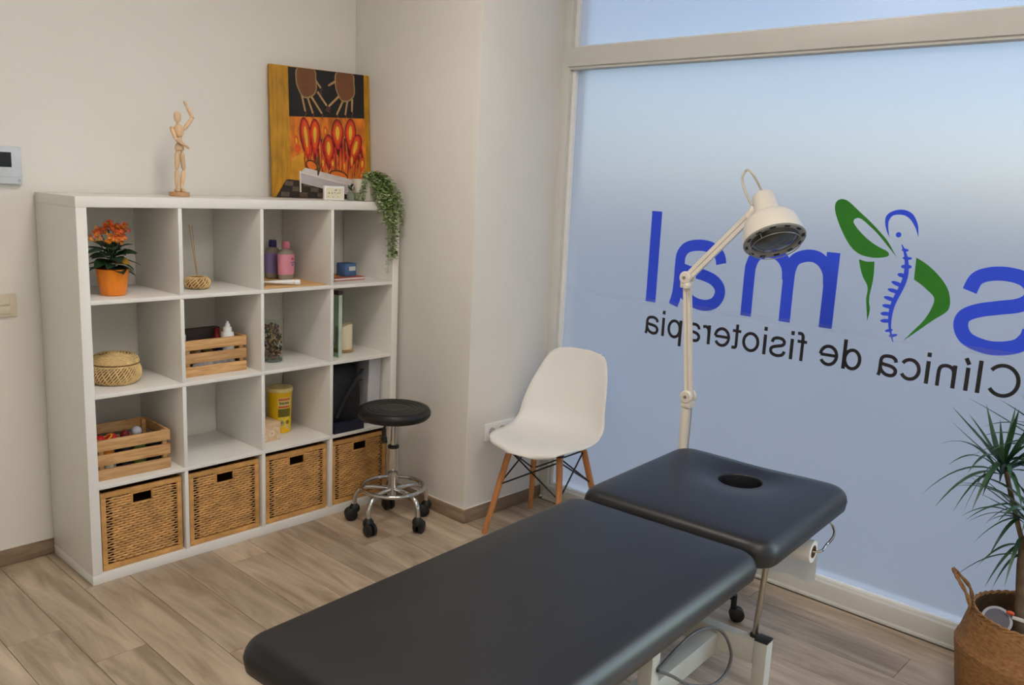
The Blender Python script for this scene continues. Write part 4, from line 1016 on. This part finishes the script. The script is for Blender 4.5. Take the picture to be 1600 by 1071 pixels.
# base: end legs with black caps, cross bars, long bar
FX = .168
for fx in (FX, -1.02):
    for sy in (-1, 1):
        y = -.306 if sy < 0 else .226
        lg = cb_('leg', (fx-.022, y, .012), (fx+.022, y+.04, .277)); box('leg_cap', (fx-.0225, y-.0005, .277), (fx+.0225, y+.0405, .283), M_black, lg, bev=.001)
        box('foot_pad', (fx-.02, y+.002, 0), (fx+.02, y+.038, .0118), M_black, lg, bev=.001)
    cb_('cross_bar', (fx-.02, -.266, .200), (fx+.02, .226, .272))
cb_('long_bar', (-.9995, -.150, .192), (FX-.0205, -.098, .258))
cb_('upright', (-.385, -.218, .02), (-.345, -.178, ZC-.119)); cb_('upright', (-.385, .178, .02), (-.345, .218, ZC-.119))
cb_('lower_cross_bar', (-.385, -.178, .15), (-.345, .178, .190))
mk('strut_rod', rod((FX+.012, -.252, .272), (.116, -.290, ZC-.07), .0085, 14), M_steel, cou)
mk('rod_foot', lathe([(.014, 0), (.014, .008), (.009, .012), (0, .012)], 14), M_black, cou, loc=(FX+.012, -.252, .272))
mk('power_cable', tube(catmull([(-.362,-.222,.39), (-.282,-.233,.422), (-.205,-.238,.432), (-.113,-.244,.414), (-.042,-.248,.37), (.004,-.251,.313), (.02,-.252,.266), (-.009,-.25,.228), (-.088,-.245,.228), (-.214,-.237,.287), (-.301,-.232,.348), (-.362,-.222,.386)], 6), .0045, 8), M_cable, cou)
# paper roll on a bent steel holder, below the head section
hold = mk('roll_holder', tube(catmull([(.560, -.27, ZC-.055), (.572, -.315, ZC-.085), (.560, -.332, ZC-.115), (.52, -.325, ZC-.14), (.462, -.315, ZC-.148), (.462, -.2, ZC-.148), (.462, .2, ZC-.148), (.52, .27, ZC-.10), (.56, .25, ZC-.055)], 6), .0045, 8), M_chrome, cou)
prl = thing('paper_roll', 'white couch paper roll hanging under the headrest', 'paper roll', (.9, -1.9, 0), math.radians(3.5))
def ring_y(y0, y1, ro, ri, c, n=36):
    V = []; F = []
    for (y, r) in ((y0, ri), (y0, ro), (y1, ro), (y1, ri)):
        for i in range(n): a = 2*PI*i/n; V.append((c[0]+r*math.cos(a), y, c[1]+r*math.sin(a)))
    for k in range(4):
        for i in range(n): F.append((k*n+i, k*n+(i+1) % n, ((k+1) % 4)*n+(i+1) % n, ((k+1) % 4)*n+i))
    return V, F
RC = (.462, ZC-.152); RO = .036
mk('roll', ring_y(-.305, .165, RO, .021, RC), M_paper, prl); mk('core', ring_y(-.306, .166, .0208, .018, RC), M_card, prl)
V = []; F = []
for i in range(14):
    s = i/13; z = RC[1]-s*.125; x = RC[0]+RO+.001+.006*math.sin(s*2.2)
    for j in range(12):
        y = -.305+.47*j/11; zz = z-(.006*math.sin(j*2.3)+.004*math.sin(j*5.1) if i == 13 else 0); V.append((x+.003*math.sin(j*.9+s*3)*s, y, zz))
for i in range(13):
    for j in range(11): F.append((i*12+j, i*12+j+1, i*12+13+j, i*12+12+j))
bmp = bmesh.new(); vv = [bmp.verts.new(v) for v in V]; [bmp.faces.new([vv[k] for k in f]) for f in F]
bmesh.ops.solidify(bmp, geom=list(bmp.faces), thickness=.0006)
mep = bpy.data.meshes.new('hanging_sheet'); bmp.to_mesh(mep); bmp.free(); mep.materials.append(M_paper); link('hanging_sheet', mep, prl)

# ------------------------------------------------------------------ infrared lamp on wheeled stand
LX = 1.70
lm = thing('infrared_lamp', 'cream articulated infrared lamp on a wheeled stand behind the couch', 'lamp', (LX, -1.488, 0))
def L_(y, z, x=0): return Vector((x, y+1.488, z))
mk('hub', lathe([(.0, .07), (.04, .072), (.045, .085), (.04, .11), (.02, .12), (0, .12)], 24), M_black, lm)
a0 = math.atan2(-1.82+1.488, 1.607-LX)
for i in range(5):
    a = a0+i*2*PI/5; ca, sa = math.cos(a), math.sin(a); R_ = .335
    lg = mk('base_leg', tube([(.03*ca, .03*sa, .100), (R_*ca, R_*sa, .094)], [.02, .015], 10), M_black, lm)
    mk('castor_stem', rod((R_*ca, R_*sa, .05), (R_*ca, R_*sa, .105), .011, 12), M_black, lg)
    b_ = a+.9
    for s in (-1, 1):
        mk('wheel', lathe([(.0, -.009), (.020, -.009), (.0275, -.005), (.0275, .005), (.020, .009), (0, .009)], 24), M_black, lg,
           loc=(R_*ca+.014*math.cos(b_)-s*.0105*math.sin(b_), R_*sa+.014*math.sin(b_)+s*.0105*math.cos(b_), .028), rot=(PI/2, 0, b_))
mk('pole', rod((0, 0, .11), L_(-1.484, .742), .018, 18), M_lamp, lm)
def knuckle(y, z, name='elbow', r=.026, w_=.024):
    k = mk(name, ring_y(-.001, .001, .001, .0005, (0, 0), 6), M_lamp, lm)
    bpy.data.objects.remove(k)
    V, F = lathe([(0, -w_), (r*.85, -w_), (r, -w_+.004), (r, -w_+.014), (0, -w_+.014)], 24)
    b = MB()
    R90 = Matrix.Rotation(PI/2, 4, 'Y'); T_ = Matrix.Translation(L_(y, z))
    b.add((V, F), T_ @ R90); b.add(([(x, yy, -zz) for x, yy, zz in V], F), T_ @ R90)
    b.add(bbox((-w_+.004, y+1.488-r*.8, z-r*1.7), (w_-.004, y+1.488+r*.8, z-r*.55), .004), None)
    o = b.build(name, M_lamp, lm)
    mk('pivot_bolt', rod(L_(y, z, -w_-.004), L_(y, z, w_+.004), .006, 10), M_steel, o)
    return o
knuckle(-1.49, .790)
def arm(a, b, nm):
    d = (b-a).normalized(); side = Vector((1, 0, 0)); o = MB()
    nrm = d.cross(side).normalized()
    for s in (-1, 1):
        P = a+nrm*.0085*s; Q = b+nrm*.0085*s; o.add(tube([P, Q], .0105, 4))
    return o.build(nm, M_lamp, lm)
arm(L_(-1.492, .79), L_(-1.443, 1.235), 'lower_arm')
knuckle(-1.442, 1.252, r=.024)
mk('elbow_knob', lathe([(.012, 0), (.012, .02), (.009, .024), (0, .024)], 14), M_lamp, lm, loc=L_(-1.462, 1.222, -.02), rot=(0, -PI/2, 0))
arm(L_(-1.447, 1.256), L_(-1.672, 1.494), 'upper_arm')
AXD = Vector((-.354, -.492, -.795)).normalized()
hc = L_(-1.752, 1.498)
def on_axis(prof, n=40):
    q = AXD.to_track_quat('Z', 'Y').to_matrix().to_4x4(); q.translation = hc
    V, F = lathe(prof, n); return [tuple(q @ Vector(v)) for v in V], F
mk('tilt_joint', tube([L_(-1.672, 1.494), L_(-1.69, 1.52), hc+AXD*-.03], [.017, .02, .014], 12), M_lamp, lm)
mk('lamp_shade', on_axis([(.0, -.098), (.036, -.098), (.040, -.094), (.048, -.012), (.052, -.004), (.078, .004), (.090, .016), (.097, .035), (.108, .088), (.109, .094), (.103, .094), (.098, .075), (.088, .05), (.0, .045)], 56), M_lamp, lm)
mk('lamp_rim', on_axis([(.1085, .0935), (.109, .097), (.106, .100), (.088, .098), (.086, .092), (.0885, .088), (.104, .0915)], 56), M_lampgrey, lm)
q = AXD.to_track_quat('Z', 'Y').to_matrix().to_4x4(); q.translation = hc
for i in range(12):
    a = 2*PI*i/12
    T_ = q @ Matrix.Rotation(a, 4, 'Z')
    mk('vent_slot', ([tuple(T_ @ Vector(v)) for v in boxg((.0925, -.010, .0975), (.1025, .010, .1003))[0]], boxg((0,)*3, (1,)*3)[1]), M_black, lm)
mk('lens', on_axis([(.0, .06), (.082, .062), (.087, .088), (.083, .094), (.06, .104), (.03, .110), (0, .112)], 48), M_lens, lm)
mk('wire_guard', ([tuple(q @ Vector(v)) for v in tube([(.088*math.cos(a*PI/24), .088*math.sin(a*PI/24), .118) for a in range(48)], .0016, 6, closed=True)[0]], tube([(.088*math.cos(a*PI/24), .088*math.sin(a*PI/24), .118) for a in range(48)], .0016, 6, closed=True)[1]), M_steel, lm)
for i in range(3):
    a = 2*PI*i/3+.5; mk('guard_clip', rod(q @ Vector((.092*math.cos(a), .092*math.sin(a), .097)), q @ Vector((.088*math.cos(a), .088*math.sin(a), .118)), .0016, 6), M_steel, lm)
tp_ = hc+AXD*-.097
mk('lamp_cord', tube(catmull([tp_+AXD*.01, tp_-AXD*.02, L_(-1.675, 1.648, .0), L_(-1.650, 1.663, .0), L_(-1.634, 1.632, .0), L_(-1.655, 1.58), L_(-1.682, 1.54)], 6), .0042, 8), mat('cream_cord', (206, 198, 182), .5), lm)
mk('power_cord', tube(catmull([L_(-1.497, .80), L_(-1.508, .74, -.0), L_(-1.508, .62), L_(-1.506, .4), L_(-1.505, .12)], 5), .0025, 6), M_lampgrey, lm)
mk('switch_slot', rod(tp_+r2*.012-fw*.036, tp_+r2*.016-fw*.042+AXD*.03, .0018, 6), M_black, lm)

# ------------------------------------------------------------------ basket planter with dracaena
BX, BY = 1.80, -2.725
bs = thing('belly_basket', 'brown seagrass belly basket standing by the window', 'basket', (BX, BY, 0))
outp = [(.0, .001), (.165, .001), (.182, .012), (.192, .07), (.200, .14), (.2045, .175), (.207, .190), (.204, .203), (.197, .212), (.190, .235), (.180, .275), (.172, .305), (.170, .312)]
inp = [(.164, .312), (.166, .300), (.174, .270), (.184, .232), (.188, .2), (.183, .1), (.17, .02), (0, .015)]
def rip(r, a, k, z): return r*(1+.006*math.sin(a*5+z*20)+.004*math.sin(a*11+1))
def coil(prof, step):
    out = []; 
    for i in range(len(prof)-1):
        (r0, z0), (r1, z1) = prof[i], prof[i+1]; n = max(1, int(math.hypot(r1-r0, z1-z0)/step))
        for k in range(n):
            f = k/n; out.append((r0+(r1-r0)*f+(.0016 if k % 2 else 0), z0+(z1-z0)*f))
    out.append(prof[-1]); return out
mk('woven_body', lathe_open(coil(outp, .004), 72, rip), M_seagrass, bs, angle=90)
mk('lining', lathe_open(inp, 72, rip), M_seagrass_d, bs, angle=90)
rb_ = MB()
for s in (0, 1):
    rb_.add(tube([((.168+.003*math.cos(a*.9+s*PI))*math.cos(a*2*PI/140)*rip(1, a*2*PI/140, 0, .312), (.168+.003*math.cos(a*.9+s*PI))*math.sin(a*2*PI/140)*rip(1, a*2*PI/140, 0, .312), .313+.004*math.sin(a*.9+s*PI)) for a in range(140)], .004, 6, closed=True))
rb_.build('braided_rim', M_seagrass, bs)
stt = MB()
for i in range(44):
    a = 2*PI*i/44; r = .1735; stt.add(rod((r*math.cos(a), r*math.sin(a), .298), ((r+.0012)*math.cos(a+.035), (r+.0012)*math.sin(a+.035), .292), .0022, 5))
tag(stt.build('stitching', M_seagrass_d, bs), kind='stuff')
def rope(P, r, parent, m, tw=.5):
    C = catmull(P, 10); b = MB()
    for s in (0, 1):
        Q = []
        for i, p in enumerate(C):
            t = (C[min(i+1, len(C)-1)]-C[max(i-1, 0)]).normalized(); n1 = t.orthogonal().normalized(); n2 = t.cross(n1)
            Q.append(p+(n1*math.cos(i*tw+s*PI)+n2*math.sin(i*tw+s*PI))*r*.7)
        b.add(tube(Q, r, 6))
    return b.build('handle', m, parent)
for a in (math.radians(100), math.radians(-80)):
    ca, sa = math.cos(a), math.sin(a); tx, ty = -sa, ca
    P = [(.168*ca+.045*tx, .168*sa+.045*ty, .285), (.185*ca+.047*tx, .185*sa+.047*ty, .345), (.225*ca+.025*tx, .225*sa+.025*ty, .395), (.236*ca, .236*sa, .402), (.232*ca-.025*tx, .232*sa-.025*ty, .39), (.187*ca-.047*tx, .187*sa-.047*ty, .34), (.168*ca-.045*tx, .168*sa-.045*ty, .285)]
    rope(P, .0042, bs, M_seagrass)
pd = thing('dracaena', 'slender dracaena with arching narrow leaves growing in the basket', 'plant', (BX, BY, .0155))
mk('pot', lathe([(.11, 0), (.115, .003), (.145, .2), (.147, .215), (.140, .215), (.137, .205), (0, .2)], 40), mat('black_nursery_pot', (34, 32, 32), .6), pd)
mk('soil', lathe([(.1365, .2005), (.06, .212), (0, .215)], 32), M_soil, pd)
def W_(x, y, z): return Vector((x-BX, y-BY, z-.0155))
mk('trunk', tube(catmull([W_(1.80, -2.693, .20), W_(1.80, -2.688, .31), W_(1.80, -2.672, .47), W_(1.80, -2.668, .56)], 5), [.016]*6+[.015]*5+[.014]*5, 12), M_bark, pd)
mk('branch', tube(catmull([W_(1.80, -2.668, .53), W_(1.795, -2.64, .61), W_(1.80, -2.607, .70), W_(1.80, -2.585, .765)], 5), .0075, 9), M_bark, pd)
mk('branch', tube(catmull([W_(1.80, -2.668, .54), W_(1.81, -2.69, .66), W_(1.82, -2.70, .76), W_(1.83, -2.70, .85)], 5), .009, 9), M_bark, pd)
random.seed(8)
def strap(base, tip, sag, wdt, side=None, n=9):
    base = Vector(base); tip = Vector(tip); mid = base.lerp(tip, .5)+Vector((0, 0, sag)); V = []; F = []
    P = [(1-s)**2*base+2*s*(1-s)*mid+s*s*tip for s in [i/n for i in range(n+1)]]
    for i, p in enumerate(P):
        t = (P[min(i+1, n)]-P[max(0, i-1)]).normalized(); sd = t.cross(Vector((0, 0, 1)))
        if sd.length < .05: sd = Vector((1, .3, 0))
        sd.normalize(); upv = sd.cross(t).normalized(); s = i/n
        w_ = wdt*min(1, .35+s*3)*(1-max(0, (s-.35)/.65)**1.6)+.0004
        V += [tuple(p-sd*w_/2+upv*w_*.18), tuple(p), tuple(p+sd*w_/2+upv*w_*.18)]
    for i in range(n):
        for k in range(2): F.append((3*i+k, 3*i+3+k, 3*i+4+k, 3*i+1+k))
    mk('leaf', (V, F), M_drac, pd, angle=85)
cA = W_(1.80, -2.578, .772)
tips = [(1.72,-2.376,.639),(1.62,-2.445,.639),(1.7,-2.479,.614),(1.8,-2.485,.589),(1.86,-2.39,.916),(1.7,-2.434,.906),(1.9,-2.36,.77),(1.6,-2.472,.79),(1.85,-2.447,.904),(1.9,-2.482,.936),(1.75,-2.56,.93),(1.65,-2.516,.764),(1.6,-2.554,.663),(1.7,-2.555,.686),(1.92,-2.448,.846)]
for i, t in enumerate(tips):
    T_ = W_(*t); d = (T_-cA); drop = t[2] < .80
    strap(cA+Vector((0, 0, random.uniform(-.03, .02)))+d*.03, T_, .09 if drop else -.005+random.uniform(-.01, .02), random.uniform(.013, .019))
for i in range(22):
    a = random.uniform(-2.9, .3); el = random.uniform(-.5, 1.1); L0 = random.uniform(.17, .27)
    T_ = cA+Vector((L0*math.cos(el)*math.cos(a), L0*math.cos(el)*math.sin(a), L0*math.sin(el)))
    if T_.x > .19: T_.x = .19
    strap(cA+Vector((0, 0, random.uniform(-.03, .02))), T_, .07 if el < .3 else .01, random.uniform(.013, .019))
cB = W_(1.83, -2.70, .86)
for i in range(30):
    a = random.uniform(0, 6.28); el = random.uniform(-.5, 1.2); L0 = random.uniform(.17, .28)
    T_ = cB+Vector((L0*math.cos(el)*math.cos(a), L0*math.cos(el)*math.sin(a), L0*math.sin(el)))
    if T_.x > .19: T_.x = .19
    strap(cB+Vector((0, 0, random.uniform(-.04, .02))), T_, .08 if el < .3 else .01, random.uniform(.013, .019))
mk('branch', tube(catmull([W_(1.80, -2.668, .50), W_(1.775, -2.685, .58), W_(1.755, -2.695, .64)], 5), .007, 9), M_bark, pd)
cC = W_(1.755, -2.695, .65)
for i in range(34):
    a = random.uniform(0, 6.28); el = random.uniform(-.7, 1.0); L0 = random.uniform(.17, .28)
    T_ = cC+Vector((L0*math.cos(el)*math.cos(a), L0*math.cos(el)*math.sin(a), L0*math.sin(el)))
    if T_.x > .19: T_.x = .19
    strap(cC+Vector((0, 0, random.uniform(-.04, .02))), T_, .08 if el < .3 else .01, random.uniform(.013, .019))
for b_, t_ in (((1.80, -2.668, .50), (1.75, -2.496, .378)), ((1.80, -2.668, .53), (1.70, -2.571, .461)), ((1.80, -2.665, .60), (1.8, -2.549, .565)), ((1.80, -2.668, .50), (1.75, -2.611, .383)), ((1.80, -2.668, .54), (1.70, -2.60, .40)), ((1.8, -2.64, .62), (1.72, -2.50, .60)), ((1.8, -2.66, .56), (1.66, -2.66, .44)), ((1.80, -2.65, .62), (1.68, -2.60, .50))):
    strap(W_(*b_), W_(*t_), .06, .013)
tg = thing('plant_label', 'round dark blue plant care label with orange tab standing in the basket', 'plant label', (1.735, -2.640, .2335))
_q = Vector((-.72, -.20, .62)).to_track_quat('Z', 'Y').to_matrix().to_4x4(); _q.translation = (0, 0, .058)
def disc(r, z0, z1, n=36):
    V, F = lathe([(0, z0), (r, z0), (r, z1), (0, z1)], n); return [tuple(_q @ Vector(v)) for v in V], F
for nm, r, z0, z1, c_ in (('label_rim', .044, 0, .002, (150, 152, 160)), ('label_face', .036, .002, .0028, (44, 44, 66)),):
    mk(nm, disc(r, z0, z1), mat(nm, c_, .4, var=.1), tg); pass
mk('orange_tab', sphere((.012, -.032, .090), .010, 16, 10, (.6, 1.2, .7)), mat('orange_tab', (214, 84, 40), .5), tg)
mk('stake', bbox((.008, -.004, -.012), (.010, .004, .05), .0005), M_bead, tg)
box('white_tag', (.012, -.090, .072), (.014, -.038, .084), M_bead, tg, bev=.0005)

# ------------------------------------------------------------------ lettering on the glass (reads from the street: +y)
ell = lambda cx, cz, rx, rz, a0, a1, n=28: [(cx+rx*math.cos(math.radians(a0+(a1-a0)*i/n)), cz+rz*math.sin(math.radians(a0+(a1-a0)*i/n))) for i in range(n+1)]
cm = lambda pts, n=6: [(v.x, v.y) for v in catmull([(a, b, 0) for a, b in pts], n)]
arch = [(.118, .30), (.125, .37), (.16, .435), (.225, .474), (.30, .482), (.37, .462), (.415, .415), (.432, .33), (.434, .2), (.434, 0)]
GL = {
 'l': (.222, [[(.111, 0), (.111, .716)]]),
 'i': (.222, [[(.111, 0), (.111, .519)], [(.111, .615), (.111, .716)]]),
 'í': (.278, [[(.125, 0), (.125, .519)], [(.115, .585), (.19, .72)]]),
 'n': (.556, [[(.111, 0), (.111, .519)], cm(arch)]),
 'm': (.833, [[(.111, 0), (.111, .519)], cm([(.118, .30), (.13, .38), (.17, .445), (.23, .480), (.30, .478), (.365, .445), (.392, .38), (.398, .30), (.398, 0)]), cm([(.405, .30), (.415, .38), (.455, .445), (.515, .480), (.585, .478), (.65, .445), (.68, .38), (.686, .30), (.686, 0)])]),
 'r': (.333, [[(.111, 0), (.111, .519)], cm([(.118, .30), (.125, .37), (.155, .435), (.215, .470), (.30, .455)])]),
 'c': (.5, [ell(.268, .259, .198, .225, 33, 327)]),
 'C': (.722, [ell(.375, .358, .295, .328, 36, 322)]),
 'o': (.556, [ell(.277, .259, .20, .225, 0, 360)]),
 'e': (.556, [[(.08, .268), (.472, .268)], ell(.276, .259, .2, .225, 3, 328)]),
 'd': (.556, [[(.448, 0), (.448, .716)], ell(.253, .259, .178, .225, 0, 360)]),
 'p': (.556, [[(.108, -.2), (.108, .519)], ell(.303, .259, .178, .225, 0, 360)]),
 'a': (.556, [cm([(.083, .360), (.105, .425), (.17, .472), (.265, .484), (.365, .462), (.415, .405), (.424, .32), (.424, .2), (.43, .09), (.452, 0)]), cm([(.424, .300), (.34, .278), (.22, .262), (.13, .232), (.08, .18), (.077, .12), (.115, .06), (.19, .034), (.28, .046), (.36, .095), (.41, .165), (.424, .24)])]),
 'f': (.278, [cm([(.118, 0), (.118, .30), (.118, .55), (.13, .64), (.175, .682), (.262, .682)]), [(.008, .485), (.25, .485)]]),
 's': (.5, [cm([(.413, .360), (.385, .438), (.32, .474), (.235, .484), (.145, .466), (.095, .415), (.098, .350), (.15, .306), (.25, .278), (.35, .248), (.42, .205), (.434, .14), (.395, .070), (.31, .036), (.225, .033), (.13, .062), (.085, .115), (.072, .165)])]),
 't': (.278, [cm([(.128, .66), (.128, .4), (.128, .15), (.135, .075), (.17, .042), (.252, .045)]), [(.012, .485), (.252, .485)]]),
}
XS = XG-.0006
def glyph(c, oy, oz, sx, sz, m, parent, wt=.088, nm=None):
    adv, strokes = GL[c]; b = MB()
    for k, s in enumerate(strokes):
        P = [(oy+a*sx, oz+z*sz) for a, z in s]; d = .00004*k
        cl = len(s) > 4 and math.hypot(s[0][0]-s[-1][0], s[0][1]-s[-1][1]) < .004
        if cl: P = P[:-1]
        wd = wt*sx*(.92 if len(s) > 4 else 1)
        if c == 'e' and k == 0 or c in 'ft' and k == 1: wd *= .85
        b.add(ribbon(P, wd, XS-d, XS-.0006-d, lambda a, z, h: (h, a, z), closed=cl))
    return b.build(nm or 'letter_'+('i_acute' if c == 'í' else c.lower()), m, parent, smooth=False), adv*sx
big = thing('blue_lettering', 'large blue mirrored letters on the frosted window', 'lettering')
for c, oy in (('l', -1.104), ('a', -1.425), ('m', -1.914), ('s', -2.583)): glyph(c, oy, 1.080, .59, .565, M_blue, big)
txt = thing('grey_lettering', 'small charcoal mirrored line of text below the blue letters', 'lettering')
y = -2.5425
for c in 'Clínica de fisioterapia':
    if c == ' ': y += .278*.1605; continue
    _, a = glyph(c, y, .934, .1605, .160, M_grey, txt); y += a
lg_ = thing('logo_emblem', 'green and blue winged spine emblem on the frosted window', 'emblem')
wing_o = [(-1.833,1.55),(-1.84,1.569),(-1.86,1.576),(-1.885,1.567),(-1.926,1.535),(-1.974,1.497),(-2.012,1.463),(-2.044,1.431),(-2.081,1.378),(-2.043,1.417),(-2.001,1.459),(-1.97,1.484),(-1.942,1.504),(-1.924,1.509),(-1.911,1.501),(-1.913,1.488),(-1.935,1.463),(-1.97,1.434),(-2.007,1.412),(-2.046,1.395),(-2.054,1.384),(-2.048,1.376),(-2.013,1.368),(-1.978,1.369),(-1.945,1.377),(-1.914,1.398),(-1.886,1.433),(-1.86,1.476),(-1.84,1.518)]
wing_l = [(-1.947,1.357),(-1.976,1.351),(-2.005,1.354),(-2.008,1.308),(-2.007,1.27),(-2.003,1.237),(-2.003,1.202),(-2.01,1.174),(-2.005,1.131),(-1.998,1.172),(-1.991,1.213),(-1.993,1.242),(-1.988,1.265),(-1.97,1.292),(-1.956,1.326)]
wing_r = [(-2.15,1.382),(-2.194,1.358),(-2.238,1.321),(-2.268,1.283),(-2.281,1.246),(-2.282,1.219),(-2.272,1.198),(-2.234,1.165),(-2.192,1.124),(-2.141,1.075),(-2.171,1.116),(-2.203,1.16),(-2.224,1.208),(-2.228,1.245),(-2.202,1.27),(-2.176,1.289),(-2.152,1.303)]
headp = [(-2.049,1.446),(-2.035,1.47),(-2.026,1.498),(-2.027,1.521),(-2.042,1.538),(-2.071,1.548),(-2.101,1.545),(-2.124,1.529),(-2.14,1.5),(-2.145,1.478),(-2.147,1.456),(-2.136,1.483),(-2.116,1.512),(-2.095,1.527),(-2.07,1.53),(-2.049,1.524),(-2.039,1.507),(-2.038,1.488),(-2.043,1.465)]
fx_ = lambda a, z, h: (h, a, z)
def smooth_poly(P, sharp, n=4):
    """closed Catmull outline kept sharp at the listed vertices"""
    idx = sorted(sharp); out = []
    for k in range(len(idx)):
        i, j = idx[k], idx[(k+1) % len(idx)]
        seg_ = P[i:j+1] if j > i else P[i:]+P[:j+1]
        out += cm(seg_, n)[:-1]
    return out
for nm, P, sh, m in (('upper_wing', wing_o, (8, 20), M_green), ('lower_wing', wing_l, (0, 2, 8), M_green), ('right_wing', wing_r, (0, 9, 16), M_green), ('head_arc', headp, (0, 10), M_blue)):
    mk(nm, prism(smooth_poly(P, sh), XS, XS-.0006, fx_), m, lg_, smooth=False)
mk('dot', prism([(-2.079+.0095*math.cos(i*PI/12), 1.458+.0095*math.sin(i*PI/12)) for i in range(24)], XS, XS-.0006, fx_), M_blue, lg_, smooth=False)
spn = cm([(-2.094,1.424),(-2.105,1.405),(-2.115,1.378),(-2.121,1.348),(-2.122,1.314),(-2.115,1.279),(-2.103,1.244),(-2.091,1.208),(-2.086,1.172),(-2.087,1.138),(-2.092,1.109),(-2.108,1.065)], 4)
nS = len(spn); mk('spine', ribbon(spn, [.002+.016*math.sin(PI*min(1, i/(nS-1)))**.8 for i in range(nS)], XS, XS-.0006, fx_), M_blue, lg_, smooth=False)
rbs = [(-2.096,1.405),(-2.121,1.405),(-2.103,1.376),(-2.136,1.377),(-2.101,1.345),(-2.139,1.347),(-2.093,1.316),(-2.122,1.311),(-2.075,1.287),(-2.119,1.274),(-2.065,1.258),(-2.108,1.25),(-2.055,1.228),(-2.098,1.219),(-2.053,1.196),(-2.093,1.194),(-2.05,1.165),(-2.09,1.168),(-2.053,1.138),(-2.091,1.143),(-2.074,1.102),(-2.101,1.111),(-2.09,1.085),(-2.12,1.095)]
for k in range(0, len(rbs), 2):
    (a, b), (c, d) = rbs[k], rbs[k+1]; L0 = math.hypot(c-a, d-b); an = math.atan2(d-b, c-a); wd = .0075 if 2 < k < 20 else .0055
    P = [((a+c)/2+L0/2*math.cos(t)*math.cos(an)-wd*math.sin(t)*math.sin(an), (b+d)/2+L0/2*math.cos(t)*math.sin(an)+wd*math.sin(t)*math.cos(an)) for t in [2*PI*i/20 for i in range(20)]]
    mk('vertebra', prism(P, XS-.00005, XS-.00065, fx_), M_blue, lg_, smooth=False)
